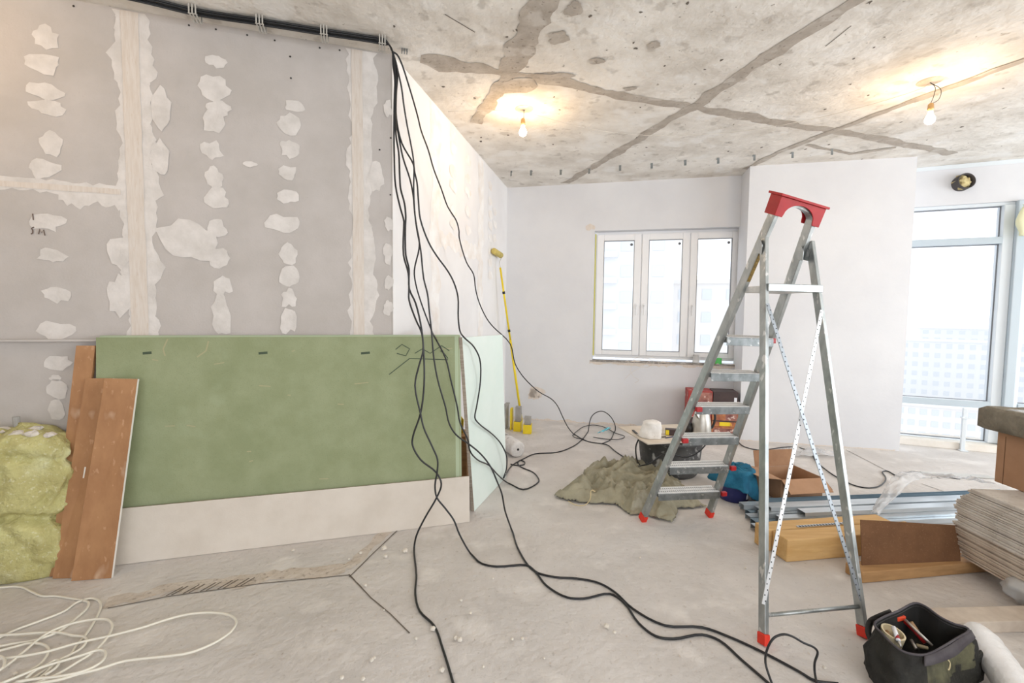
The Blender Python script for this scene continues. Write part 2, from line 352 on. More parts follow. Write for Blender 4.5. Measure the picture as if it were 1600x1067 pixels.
# back wall with the window opening
def q(u, z, off=0): return CO+U*u+N*off+ZV*z
wo = [uz(PL(927,460), CO, U)[0], uz(PL(1163,460), CO, U)[0], PL(1040,567).z, PL(1040,357.5).z]
UE = 4.6
wb = MB()
def bwbox(mb, u0, u1, z0, z1, o0=-.3, o1=0.0): mb.obox(q(u0, z0, o0), U*(u1-u0), N*(o1-o0), ZV*(z1-z0))
bwbox(wb, -.1, wo[0], 0, HC); bwbox(wb, wo[1], UE, 0, HC); bwbox(wb, wo[0], wo[1], 0, wo[2]); bwbox(wb, wo[0], wo[1], wo[3], HC)
wb.mat(1)
eb = N*.0015
for k,(x,y,rx,ry) in enumerate([(922,356,7,5),(838,613,14,8),(834,618,8,9)]):
    p = PL(x,y); blob(wb, p, U, ZV, sz(p,rx), sz(p,ry), eb, 12, 500+k, .35)
a = q(-.05, .012); ribbon(wb, [q(0,.006), q(2.9,.006)], .012, N, eb, 5, .03, .9, .8)
p0 = q(wo[0]-.03, wo[2]-.02); ribbon(wb, [p0, q(wo[1], wo[2]-.02)], .022, N, eb*1.3, 6, .03, .6, .5)
struct(wb.build('wall_back', [M['white_wall'], M['tape']], origin=CO+U*2))
# pier in front of the back wall
uL = uz(PL(1172,262,.36), CO, U)[0]
cw = MB(); bwbox(cw, uL, 4.54, 0, HC, -.06, .36)
cw.mat(1); ribbon(cw, [q(uL+.02,.005,.361), q(4.5,.005,.361)], .007, N, eb, 9, .03, .6, .6)
struct(cw.build('wall_pier', [M['white_wall'], M['tape']], origin=q(3.7,0)))

# window_1 in the back wall : frame, sashes, panes
OFF = -.13
wroot = struct(empty('window_1', q(sum(wo[:2])/2, wo[2], OFF)))
def pu(x, y): p = PL(x, y, OFF); return (p-CO).dot(U)
def pz(x, y): return PL(x, y, OFF).z
F0, F1 = pu(929,460)-.01, wo[1]
FZ0, FZ1 = pz(1040,561), wo[3]
fr = MB()
def rect_frame(mb, u0, u1, z0, z1, w_, o0, o1):
    bwbox(mb, u0, u0+w_, z0, z1, o0, o1); bwbox(mb, u1-w_, u1, z0, z1, o0, o1); bwbox(mb, u0+w_, u1-w_, z0, z0+w_, o0, o1); bwbox(mb, u0+w_, u1-w_, z1-w_, z1, o0, o1)
rect_frame(fr, F0, F1, FZ0, FZ1, .05, OFF-.07, OFF)
m1, m2 = pu(1000,480), pu(1075,480)
FE = pu(1153,460)
bwbox(fr, m1-.02, m1+.02, FZ0+.05, FZ1-.05, OFF-.07, OFF); bwbox(fr, m2-.02, m2+.02, FZ0+.05, FZ1-.05, OFF-.07, OFF); bwbox(fr, FE, F1-.05, FZ0+.05, FZ1-.05, OFF-.07, OFF)
fr.build('window_frame', M['pvc'], wroot, bev=.004)
gx = [(pu(941.5,500),pu(988,500)),(pu(1011,500),pu(1062.5,500)),(pu(1086,500),pu(1139,500))]
sx = [(F0+.03, m1-.006),(m1+.006, m2-.006),(m2+.006, FE+.02)]
gz0, gz1 = pz(965,547), pz(965,376.5)
for (g0,g1),(s0,s1) in zip(gx, sx):
    sb = MB(); o0, o1 = OFF-.05, OFF+.022; z0, z1 = FZ0+.035, FZ1-.035
    bwbox(sb, s0, g0, z0, z1, o0, o1); bwbox(sb, g1, s1, z0, z1, o0, o1); bwbox(sb, g0, g1, z0, gz0, o0, o1); bwbox(sb, g0, g1, gz1, z1, o0, o1)
    sa = sb.build('sash', M['pvc'], wroot, bev=.006)
    gb = MB(); bwbox(gb, g0, g1, gz0, gz1, OFF-.02, OFF-.016); gb.build('pane', M['glass'], sa)
    gk = MB(); 
    rect_frame(gk, g0-.001, g1+.001, gz0-.001, gz1+.001, .005, OFF-.012, OFF+.0235); gk.build('gasket', M['gasket'], sa)
    st = MB(); st.lathe(q(g1-.035, gz1-.05, OFF-.010), [(.018,0),(.018,.001)], 14, N); st.lathe(q(g1-.035, gz1-.05, OFF-.0095), [(.008,0),(.008,.001)], 12, N); st.build('sticker', M['gasket'], sa)
for xx in (994,1006,1081):
    hb = MB(); c = pu(xx,480); zc_ = pz(1000,478); bwbox(hb, c-.012, c+.012, zc_-.03, zc_+.03, OFF+.02, OFF+.035); bwbox(hb, c-.008, c+.008, zc_-.12, zc_+.01, OFF+.045, OFF+.06); bwbox(hb, c-.008, c+.008, zc_-.01, zc_+.01, OFF+.03, OFF+.06)
    hb.build('handle', M['pvc'], wroot, bev=.004)
tp = MB(); bwbox(tp, F0+.003, F0+.018, FZ0+.02, FZ1-.02, OFF+.0005, OFF+.003); tp.build('masking_tape', M['yellow_tape'], wroot)
for zz in (FZ1-.14, FZ0+.06):
    hb = MB(); bwbox(hb, FE+.002, FE+.02, zz, zz+.08, OFF, OFF+.02); hb.build('hinge', M['gasket'], wroot, bev=.003)
sl = MB(); bwbox(sl, wo[0]-.02, wo[1]+.0, wo[2]-.012, wo[2]+.004, OFF-.02, .012)
M['rough_sill'] = mat('rough_sill', (120,115,110), (176,171,166), 14, .95, bump=.6, bscale=30, specks=[((140,132,126), 20, .58, .06, .8)])
struct(sl.build('windowsill', M['rough_sill'], bev=.004))

# glazed wall on the right : beam, kerb, window_2
def g(s, z, off=0): return GP+GU*s+GN*off+ZV*z
def gbox(mb, s0, s1, z0, z1, o0, o1): mb.obox(g(s0, z0, o0), GU*(s1-s0), GN*(o1-o0), ZV*(z1-z0))
def gs(x, y, o=0.0): return (GZ(x,y,o)-GP).dot(GU)
def gz(x, y, o=0.0): return GZ(x,y,o).z
S0, S1 = -.12, 4.2
zb = gz(1500, 319.5)
bm = MB(); gbox(bm, S0, S1, zb, HC, -.35, 0); bm.mat(1); gbox(bm, S0, S1, HC-.045, HC-.002, 0, .006)
struct(bm.build('wall_right', [M['white_wall'], M['alu']]))
KO = .10
kb = MB(); zk = gz(1500, 692, KO); gbox(kb, S0, S1, 0, zk, -.3, KO)
M['kerb'] = mat('kerb', (226,219,208), (236,232,226), 5, .9)
struct(kb.build('baseboard_right', M['kerb'], bev=.006))
w2r = struct(empty('window_2', g(1, zk, -.05)))
O0, O1 = -.12, -.02
zt1, zt2, zbg = gz(1500,378,O1), gz(1500,630,O1), gz(1500,687,O1)
xm = gs(1569,315,O1)                      # first upright
fm = MB()
gbox(fm, S0, S1, zb-.035, zb, O0, O1); gbox(fm, S0, S1, zk, zbg, O0, O1)
fm.build('window_frame', M['alu'], w2r, bev=.004)
for zt in (zt1, zt2):
    tb = MB(); gbox(tb, S0, xm, zt-.035, zt+.035, O0+.02, O1+.03); tb.mat(1); gbox(tb, S0, xm, zt+.0355, zt+.0365, O0+.02, O1+.03)
    tb.build('transom', [M['alu_grey'], M['alu']], w2r, bev=.004)
    tb = MB(); gbox(tb, xm+.22, S1, zt-.035, zt+.035, O0+.02, O1+.03); tb.build('transom', M['alu_grey'], w2r, bev=.004)
mu = MB(); gbox(mu, xm, xm+.09, zbg, zb-.035, O0-.03, O1+.02); mu.build('mullion', M['alu'], w2r, bev=.006)
mu = MB(); gbox(mu, xm+.09, xm+.17, zk, zb, O0-.03, O1+.07); mu.build('mullion', M['alu_grey'], w2r, bev=.006)
mu = MB(); gbox(mu, xm+.17, xm+.22, zbg, zb-.035, O0-.03, O1+.02); mu.build('mullion', M['alu'], w2r, bev=.006)
mu = MB(); gbox(mu, xm+2.3, xm+2.42, zbg, zb-.035, O0-.03, O1+.02); mu.build('mullion', M['alu'], w2r, bev=.006)
for (a_, b_) in ((S0, xm), (xm+.22, xm+2.3), (xm+2.42, S1)):
    for (z0, z1) in ((zbg, zt2-.035), (zt2+.035, zt1-.035), (zt1+.035, zb-.035)):
        gb = MB(); gbox(gb, a_, b_, z0, z1, -.075, -.071); pn = gb.build('pane', M['glass'], w2r)
        gk = MB(); t_ = .008
        for (s0,s1,y0,y1) in ((a_,a_+t_,z0,z1),(b_-t_,b_,z0,z1),(a_,b_,z0,z0+t_),(a_,b_,z1-t_,z1)): gbox(gk, s0, s1, y0, y1, -.079, -.066)
        gk.build('gasket', M['gasket'], pn)
pp = MB(); sp = gs(1500,650,.02); gbox(pp, sp-.018, sp+.018, zk-.12, zt2-.03, KO+.002, KO+.035); gbox(pp, sp-.035, sp+.035, .0, .012, KO+.002, KO+.07); gbox(pp, sp-.018, sp+.018, 0.01, zk-.1, KO+.003, KO+.035)
gbox(pp, sp-.03, sp+.05, .36, .375, KO+.002, KO+.05)
tag(pp.build('prop_post', M['alu'], bev=.003), 'slim white metal post standing on the floor against the low transom of the big window', 'post')

# ------------------------------------------------------------------ more materials
M['green_face'] = mat('green_face', (154,162,128), (142,151,115), 5, .9, bump=.05, bscale=120, specks=[((108,126,88), 220, .6, .1, .4), ((172,184,156), 3.5, .66, .12, .35)])
M['green_pale'] = mat('green_pale', (176,190,160), rough=.9)
M['board_edge'] = mat('board_edge', (196,184,170), (150,136,122), 30, .95, stretch=(1,1,8))
M['paper_white'] = mat('paper_white', (222,214,204), (212,203,192), 4, .95, bump=.04, bscale=120)
M['mint'] = mat('mint', (222,236,229), (232,242,237), 1.6, .85)
M['scuff'] = mat('scuff', (172,166,132), rough=.9)
M['ink'] = mat('ink', (70,84,66), rough=.8)
M['brown_board'] = mat('brown_board', (180,135,95), (160,115,78), 5, .7, specks=[((222,196,170), 5, .60, .10, .6), ((200,160,126), 26, .63, .06, .6)], stretch=(1.5,1,.8))
M['white_edge'] = mat('white_edge', (236,232,226), rough=.7)
M['sack'] = mat('sack', (206,202,142), (178,170,112), 5, .7, bump=.5, bscale=70, specks=[((222,222,180), 4, .58, .12, .7), ((140,126,76), 3, .60, .1, .5), ((232,232,206), 60, .60, .08, .35)])
M['scrap'] = mat('scrap', (226,220,212), (200,192,182), 8, .9)
M['white_cable'] = mat('white_cable', (232,228,216), rough=.5)
M['black_cable'] = mat('black_cable', (30,31,34), rough=.38)
M['zinc'] = mat('zinc', (178,182,182), (150,155,155), 18, .38, .75, stretch=(1,1,.5), specks=[((228,228,226), 25, .62, .05, .7)])
M['zinc_dark'] = mat('zinc_dark', (140,145,146), (112,117,118), 20, .42, .7, specks=[((206,206,204), 35, .64, .04, .6)])
M['tread'] = mat('tread', (232,233,233), (214,216,217), 40, .5, .1)
M['tread_hole'] = mat('tread_hole', (92,96,98), rough=.7)
M['red_plastic'] = mat('red_plastic', (180,26,32), (160,22,28), 10, .45)
M['red_foot'] = mat('red_foot', (226,54,34), rough=.5)
M['ladder_label'] = mat('ladder_label', (150,120,46), (120,96,40), 30, .6)
M['label_ink'] = mat('label_ink', (60,44,24), rough=.7)
M['hole'] = mat('hole', (38,40,42), rough=.8)
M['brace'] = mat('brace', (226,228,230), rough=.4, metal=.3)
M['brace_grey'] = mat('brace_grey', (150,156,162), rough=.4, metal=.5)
M['timber'] = mat('timber', (216,178,122), (200,156,96), 3.5, .7, stretch=(.5,5,5), specks=[((120,80,36), 2.6, .66, .08, .6), ((222,186,124), 9, .55, .1, .5)], bump=.1)
M['timber_dark'] = mat('timber_dark', (190,150,104), (162,124,82), 4, .75, stretch=(.4,6,6), specks=[((110,76,40), 4, .64, .08, .6)])
M['cardboard'] = mat('cardboard', (176,138,108), (164,126,96), 6, .85)
M['cardboard_in'] = mat('cardboard_in', (160,122,92), (148,110,82), 10, .9)
M['cardboard_dark'] = mat('cardboard_dark', (124,88,60), (112,78,52), 8, .85, specks=[((146,110,80), 120, .6, .08, .5)])
M['cardboard_line'] = mat('cardboard_line', (92,64,46), rough=.9)
M['sheet_edge'] = mat('sheet_edge', (222,217,210), (200,193,184), 8, .95, specks=[((160,150,138), 60, .64, .06, .4)])
M['sheet_edge_warm'] = mat('sheet_edge_warm', (214,202,188), (192,178,164), 8, .95)
M['grey_felt'] = mat('grey_felt', (140,134,120), (116,110,98), 9, .95, bump=.7, bscale=40)
M['steel_profile'] = mat('steel_profile', (214,222,228), (186,196,204), 4, .35, .55, stretch=(.3,3,3))
M['steel_blue'] = mat('steel_blue', (150,172,186), (130,152,168), 3, .35, .5, stretch=(.3,3,3))
M['tarp'] = mat('tarp', (168,163,142), (142,137,116), 7, .8, bump=.4, bscale=26, specks=[((196,194,180), 7, .62, .08, .5)])
M['tub'] = mat('tub', (66,67,68), (92,92,92), 6, .55, specks=[((200,200,198), 9, .63, .05, .8), ((160,160,158), 26, .62, .04, .6)])
M['plywood'] = mat('plywood', (222,212,198), (208,196,180), 7, .85)
M['plaster_white'] = mat('plaster_white', (246,244,241), (230,225,219), 8, .85, bump=.4, bscale=20, specks=[((170,158,142), 10, .66, .06, .7)])
M['blue_bucket'] = mat('blue_bucket', (38,44,104), (32,38,90), 6, .4)
M['blue_cloth'] = mat('blue_cloth', (34,112,142), (28,92,122), 10, .95, bump=.3, bscale=60)
M['white_label'] = mat('white_label', (232,234,240), rough=.6)
M['kettle'] = mat('kettle', (206,203,196), (188,184,176), 8, .35, .6)
M['black_plastic'] = mat('black_plastic', (34,32,32), rough=.45)
M['box_red'] = mat('box_red', (172,60,52), (150,44,44), 9, .6, specks=[((220,190,180), 14, .62, .04, .8)])
M['box_photo'] = mat('box_photo', (178,124,110), (120,70,66), 12, .6, specks=[((226,206,196), 16, .6, .04, .8)])
M['box_black'] = mat('box_black', (58,44,44), (70,54,52), 10, .55)
M['box_orange'] = mat('box_orange', (196,132,84), (150,84,60), 14, .6, specks=[((226,170,70), 20, .62, .04, .8)])
M['grey_card'] = mat('grey_card', (206,204,202), rough=.7)
M['yellow'] = mat('yellow', (238,214,40), (226,198,30), 8, .5)
M['roller_nap'] = mat('roller_nap', (214,196,120), (196,176,96), 30, .95, bump=.5, bscale=80)
M['grey_block'] = mat('grey_block', (168,166,162), (150,147,142), 9, .8)
M['brown_block'] = mat('brown_block', (128,112,90), rough=.8)
M['wrap'] = mat('wrap', (228,226,224), (206,203,200), 10, .35, bump=.4, bscale=35, specks=[((160,156,150), 14, .64, .05, .5)])
M['foam_white'] = mat('foam_white', (250,250,251), (242,243,245), 12, .5, bump=.25, bscale=60)
M['film'] = mat('film', (240,241,243), rough=.25, transp=.62)
M['film2'] = mat('film2', (225,227,228), rough=.2, transp=.45)
M['aqua'] = mat('aqua', (120,206,222), rough=.7)
M['bag'] = mat('bag', (30,29,28), (44,43,37), 7, .8, bump=.4, bscale=40, specks=[((104,100,80), 5, .62, .08, .6)])
M['bag_trim'] = mat('bag_trim', (66,60,66), (84,80,84), 14, .75)
M['bag_olive'] = mat('bag_olive', (98,96,72), (40,40,34), 9, .8, bump=.4, bscale=30)
M['cream_tape'] = mat('cream_tape', (214,200,166), rough=.7)
M['silver'] = mat('silver', (200,196,190), rough=.3, metal=.6)
M['orange_red'] = mat('orange_red', (222,74,40), rough=.5)
M['wood_handle'] = mat('wood_handle', (176,140,104), rough=.6)
M['rope'] = mat('rope', (206,190,150), rough=.9)
M['bulb'] = mat('bulb', (255,236,205), rough=.3, emit=(255,214,160), es=260.0)
M['brass'] = mat('brass', (196,160,110), rough=.4, metal=.4)
M['foam_fill'] = mat('foam_fill', (214,200,150), (170,152,104), 18, .95, bump=.8, bscale=20)
M['pipe_dark'] = mat('pipe_dark', (70,66,66), rough=.6)
M['pipe_grey'] = mat('pipe_grey', (128,134,142), rough=.6)
M['bracket'] = mat('bracket', (206,204,198), rough=.4, metal=.5)
M['jar'] = mat('jar', (224,224,222), rough=.3, transp=.35)
M['green_roll'] = mat('green_roll', (96,206,110), rough=.5)
M['plaster_crumb'] = mat('crumb', (230,224,214), (206,198,186), 20, .95)
M['foam_dark'] = mat('foam_dark', (96,92,90), (76,72,70), 9, .9)

# ------------------------------------------------------------------ hanging lamps
def lamp(x, y, bx_, by, label, wires):
    p = CE(x, y); b = DY(bx_, by, p.y)
    t = empty('hanging_bulb', (b.x, b.y, HC)); 
    c = MB(); c.lathe((p.x,p.y,HC-.0001), [(.078,0),(.074,-.004),(.02,-.009)], 24); c.build('ceiling_patch', M['grout'], t)
    sock = Vector((b.x, b.y, b.z+.075))
    for k, mids in enumerate(wires):
        pts = [Vector((p.x, p.y, HC-.008))]+[DY(mx_, my_, p.y) for mx_, my_ in mids]+[sock+Vector((.004*(k*2-1),0,.035))]
        c = MB(); c.tube(spline(pts, 6), .0022, 6); c.build('wire', M['black_plastic'], t)
    c = MB(); c.lathe(sock, [(.009,.04),(.017,.032),(.019,.0),(.016,-.02)], 16); c.build('socket', M['brass'], t, True)
    c = MB(); c.lathe(b, [(.013,.055),(.015,.04),(.026,.018),(.031,0),(.028,-.016),(.016,-.028),(.004,-.032)], 20); c.build('bulb', M['bulb'], t, True)
    tag(t, label, 'lamp')
lamp(819, 170, 817, 207, 'lit bare bulb on a short straight wire under the brown-stained ceiling joint', [[(818,185)]])
lampL = None
lamp(1453, 127, 1453, 187, 'lit bare bulb on a looping pair of wires, hung before the white pier', [[(1461,136),(1459,150)],[(1470,140),(1467,155)]])

# a third bulb just past the left edge of the picture, whose warm light falls on the upper boards
def side_lamp(x, y, z):
    t = empty('hanging_bulb', (x, y, HC)); b = Vector((x, y, z))
    c = MB(); c.tube([(x,y,HC-.001),(x,y,z+.10)], .0022, 6); c.build('wire', M['black_plastic'], t)
    c = MB(); c.lathe(b+ZV*.075, [(.009,.04),(.017,.032),(.019,.0),(.016,-.02)], 16); c.build('socket', M['brass'], t, True)
    c = MB(); c.lathe(b, [(.013,.055),(.015,.04),(.026,.018),(.031,0),(.028,-.016),(.016,-.028),(.004,-.032)], 20); c.build('bulb', M['bulb'], t, True)
    tag(t, 'lit bare bulb hanging by the left wall above the rubble sack', 'lamp')
side_lamp(-2.95, 1.75, 2.95)

def thin_cable(pxs, r, label, name='ceiling_wire', off=.012):
    pts = [CE(*p)+Vector((0,0,-off)) for p in pxs]
    o = MB().tube(spline(pts, 5), r, 6).build(name, M['scrap'], smooth=True); tag(o, label, 'wire')
thin_cable([(822,173),(850,181),(925,200),(1006,209),(1131,206),(1287,180),(1437,137),(1452,129)], .0022, 'thin pale wire sagging along the ceiling between the two bulbs')
thin_cable([(700,172),(760,170),(815,171)], .002, 'thin pale wire running from the side wall to the first bulb')

# ------------------------------------------------------------------ cables along the ceiling and down to the floor
def cable(pts, r, label, name='black_cable', m='black_cable', group=None, per=5, flat=1.0, cat='cable'):
    sp_ = spline(pts, per); sp_ = [Vector((v.x, v.y, max(v.z, r+.0005))) for v in sp_]; o = MB().tube(sp_, r, 8, flat=flat).build(name, M[m], smooth=True)
    tag(o, label, cat, group); return o
CEN = [(150,-22),(232,-4),(305,14),(408,30),(507,46),(580,57),(600,61)]
offs = [(0,-.012),(.014,-.016),(-.014,-.016),(.026,-.012),(-.026,-.012),(.006,-.034)]
def ceil_part(k):
    out = []
    for i,(x,y) in enumerate(CEN):
        p = CE(x,y); out.append(p+LN*(offs[k][0]*1.0)+Vector((0,0,offs[k][1]-.002)))
    return out
_a, _b, _c = G(741,799,.002), G(791,745,.002), DY(722,527,3.24); MB0 = _a; MBN = (_b-_a).cross(_c-_a).normalized()
GB0 = LC+LN*.20; GBN = (LU.cross(LN*-.13+ZV*1.285)).normalized()
def hang(px, yl, nland, powr, floorpts=(), y0=None, lift=None):
    """px: traced way down; the depth runs from the ceiling end to where the cable meets the floor"""
    L = [0]
    for i in range(1, len(px)): L.append(L[-1]+math.dist(px[i], px[i-1]))
    out = []
    for i,(x,y) in enumerate(px):
        t = L[i]/L[-1]; Y = y0+(yl-y0)*t**powr; 
        if 722 < x < 793 and y > 520:
            d = ray(x, y); th_ = ((MB0-CAM).dot(MBN))/d.dot(MBN)*d.y; Y = min(Y, th_-.10)
        elif x < 722 and y > 520:
            d = ray(x, y); th_ = ((GB0-CAM).dot(GBN))/d.dot(GBN)*d.y; Y = min(Y, th_-.03)
        p = DY(x, y, Y); p.z = max(p.z, .010); out.append(p)
    for (x,y) in floorpts: out.append(G(x,y,.007))
    return out
tp0 = CE(603,63).y-.02
top = [(608,70),(613,80)]
c1 = top+[(614,100),(617,125),(616,160),(615.5,200),(616,247),(618,290),(625,323),(631,345),(631,352),(630.5,398),(638,427),(639,450),(639,468),(649.5,499),(659,521),(661,548),(655,570),(648.5,602),(657,646),(662,668),(675,697),(683.6,718),(683,738),(679.7,758),(682.5,777),(695.6,794),(709,812.5),(718,835),(735,867)]
c1f = [(752,880),(776,885),(823,883),(840.5,895),(867.5,901.5),(903.5,904),(935,910.5),(962,926),(989,951),(1038.5,977),(1097,980),(1142,996),(1196,1021),(1250,1050),(1272.5,1063),(1310,1068)]
c2 = top+[(616,100),(619,130),(618,160),(618.6,210),(623,239),(624.5,274.5),(626,295),(632,318),(634,339),(633.4,352),(634,398),(639,420),(639.5,451),(649.5,474),(658.8,515),(662,551),(662.6,602),(657,646),(645.5,681),(644.5,695),(657,718),(681.5,738),(689.6,756),(682.5,777),(664,809),(650.6,837),(647,859)]
c2f = [(650.6,899),(649,928.5),(656,955),(678.5,978),(692,1014),(708,1067),(716,1100)]
c3 = top+[(617,95),(619,130),(618,180),(625,224),(630,247.5),(640.5,279.6),(645.6,305),(648,332),(651.5,359),(654.6,375),(657.7,393.6),(662,435),(668,459.6),(671,488.5),(674,515),(678,560),(684.6,596),(696,635.5),(702,662),(712.5,679),(733,694),(751.6,709.7),(767,730),(776,750.6),(784,771),(789,797.5),(799,829)]
c3f = [(808,854),(825,883),(838,895),(854,915),(885.5,933),(912.5,935),(953,927.6),(975.5,942),(998,973.5),(1025,994),(1052,998),(1097,991.5),(1124,1000.5),(1160,1032),(1200.5,1067),(1225,1090)]
c4 = top+[(618,95),(622,112),(627.5,137.5),(631,164.5),(636.5,197.5),(641,220),(645.6,246),(647,264),(646.4,288),(647,315),(649,340),(652,359),(655,375),(654.6,389.5),(647.4,422.5),(649.5,443),(657.7,472),(673,513),(680,528),(696,559),(705,596),(714.5,635.5),(718.7,660),(731,687),(734,703.5),(745.5,718),(764,727),(778,742),(793,756)]
c4f = [(817.5,764.7),(841,753.4),(841,747),(832.5,737.5),(815,730),(809,724),(813,719),(819.5,721.5),(818,726),(807,727),(798,725)]
c5 = top+[(617,95),(621,115),(619,150),(619.4,185),(628,224),(645.6,256),(648,269.5),(651.5,285),(653.7,311.6),(656.7,342),(670,379),(682.5,400),(699,422.5),(709,441),(715.5,463.7),(716,496.7),(718.6,517),(725,527),(741,542.7),(749.6,561),(750.6,596),(745.5,631),(742,652),(747.5,661),(770,679),(782.6,693),(790,707.6),(792,717),(791,734),(786.6,747)]
c5f = [(799,728),(810,720.6),(817.5,717),(836,709),(870,706.6),(895,697.5),(910,686),(919,674)]
c6 = top+[(620,85),(626,95.5),(639.5,136),(652.7,182),(658,204),(669,234),(677.6,264),(689.5,295),(699.6,323),(713,345),(717,360),(717.5,371),(729,410),(740,428.7),(743,451),(748.5,472),(760,496.7),(770,510),(797,537),(805,568.5),(818.7,590),(842,612),(862,623.6),(871,634),(879,651),(887.5,667.5),(896,679)]
c6f = [(910,686),(922.5,690.6),(940,693),(949,695),(960,704),(972.5,712.5),(985,720),(994,725)]
Cs = [(c1, c1f, 1.0, 'black cable crossing the cream strip and running on to the near ladder leg'),
      (c2, c2f, 1.0, 'black cable whose end runs alone down the floor, nearest the white cable coil'),
      (c3, c3f, 1.0, 'black cable passing before the gap beside the green board, then winding over the floor'),
      (c4, c4f, 1.2, 'black cable making a small kinked loop on the floor before the mint board'),
      (c5, c5f, 3.0, 'black cable hanging across the mint board, bending sharply back at the floor'),
      (c6, c6f, 1.3, 'outermost hanging black cable, swinging far out to the loops near the back wall')]
for k,(c, f, pw, lab) in enumerate(Cs):
    yl = G(*c[-1]).y
    pts = ceil_part(k)+hang(c, yl, 0, pw, f, y0=tp0)
    if k == 4:   # the loop standing up off the floor
        y9 = G(919,674).y
        pts += [DY(x,y,y9) for x,y in [(921,661),(925,650),(932.5,644),(941,642.5),(950,647),(957.5,656),(961.5,667.5),(960,679)]]+[G(952.5,688,.01),G(941,693,.012)]
    if k == 5:
        yt = 3.72
        pts += [DY(x,y,yt) for x,y in [(1004,727),(1012.5,725),(1022.5,719),(1035,710),(1049,710),(1065.6,713.7),(1078.7,713),(1094,704),(1104,693)]]
    cable(pts, .0056, lab, group='black cables from the ceiling bundle', per=4)
cable([G(x,y,.016) for x,y in [(927,683),(947.5,686),(964,686.5),(974,684.4),(975,681),(962.5,677),(951,670.6),(940,666),(927.5,664),(914,666),(901,674),(895,681),(900,684),(912,686)]], .005, 'flat loop of black cable on the floor carrying a light blue rag')
cable([G(x,y,.007) for x,y in [(1150,686),(1163.5,698),(1184,703),(1200.6,702),(1221,699),(1238,698),(1251,700),(1265,705),(1275,720.5),(1302,742),(1319,751),(1335.6,758.5),(1352.5,762),(1369,761),(1381,754),(1384,746),(1379,737),(1386,735.7),(1403,744),(1416,739),(1428,736.5),(1443,739.4),(1470,744),(1500,748)]], .0055, 'black cable winding over the far floor behind the open cardboard box')
lp_ = [(1207.5,1072),(1196,1035),(1200,1011),(1210,996),(1225,991),(1237.5,994),(1255,1004),(1272.5,1012),(1277.5,1019),(1273,1035),(1273,1050),(1277,1072)]
cable([DY(x,y, 1.78) if 990 < y < 1060 else G(x,y,.007) for x,y in lp_], .0045, 'loop of black cable standing up off the floor beside the ladder foot')
# brackets
for i,(x,y) in enumerate([(305,14),(408,30),(507,46),(597,60.5)]):
    p = CE(x,y); mb = MB()
    for s in (-.016, 0, .016): mb.cbox(p+LU*s+ZV*-.052, LU*.007, LN*.10, ZV*.003); mb.cbox(p+LU*s+LN*.0505+ZV*-.027, LU*.007, LN*.003, ZV*.052); mb.cbox(p+LU*s-LN*.0505+ZV*-.027, LU*.007, LN*.003, ZV*.052)
    for s in (-.045,.045): mb.cbox(p+LN*s+ZV*-.052, LU*.045, LN*.006, ZV*.0034)
    o = mb.build('cable_bracket', M['bracket'])
    tag(o, ['slotted metal bracket on the cable bundle, furthest from the hanging cables','slotted metal bracket on the cable bundle, second along towards the hanging cables','slotted metal bracket on the cable bundle, third along towards the hanging cables','slotted metal bracket at the bend where the bundle drops down'][i], 'bracket', 'brackets of the ceiling cable bundle')
# ceiling hangers
HL = [(800,276),(831,275),(877,274),(921,272),(969,267.5),(1018,264),(1070,259),(1121,256),(1177,251),(1236,247),(1297,242)]
for i,(x,y) in enumerate(HL):
    b = CE(x, y-7); mb = MB(); d = U if i not in (0,) else (U+N).normalized()
    if i > 7: d = (U-N*.3).normalized()
    mb.obox(b-d*.012+ZV*-.003, d*.024, N*.05, ZV*.003); mb.obox(b-d*.012+N*.047+ZV*-.06, d*.024, N*.003, ZV*.058)
    o = mb.build('ceiling_hanger', M['zinc_dark'])
    tag(o, ['small bent metal hanger strip under the ceiling in the room corner','metal hanger strip under the ceiling, second from the room corner','metal hanger strip under the ceiling, third from the room corner','metal hanger strip under the ceiling just before the white window','metal hanger strip under the ceiling above the first window sash','metal hanger strip under the ceiling between first and middle window sash','metal hanger strip under the ceiling above the middle window sash','metal hanger strip under the ceiling above the third window sash','metal hanger strip at the ceiling corner of the white pier','metal hanger strip on the ceiling above the ladder top','metal hanger strip on the ceiling above the middle of the pier'][i], 'hanger', 'metal hanger strips under the ceiling')
mb = MB(); p = CE(632,77)
for s in (-.016,0,.016): mb.cbox(p+LU*s+ZV*-.012, LU*.006, LN*.03, ZV*.022)
tag(mb.build('ceiling_clip', M['zinc_dark']), 'lone small slotted clip on the ceiling right beside the cable bend', 'clip')

# vent pipe in the beam
pc = GZ(1501,287); vt = empty('vent_pipe', pc)
ax = (GN+Vector((.25,0,.12))).normalized()
mb = MB(); mb.lathe(pc-GN*.02, [(.085,0),(.085,.10),(.078,.10),(.078,.03)], 28, ax, cap=False); mb.build('pipe', [M['pipe_dark']], vt, True)
mb = MB(); mb.lathe(pc-GN*.01, [(.075,.0),(.07,.05),(.05,.075),(.02,.085)], 20, ax, jit=.5); mb.build('foam_filling', M['foam_fill'], vt)
tag(vt, 'short dark pipe stuffed with yellow foam sticking out of the beam', 'pipe')

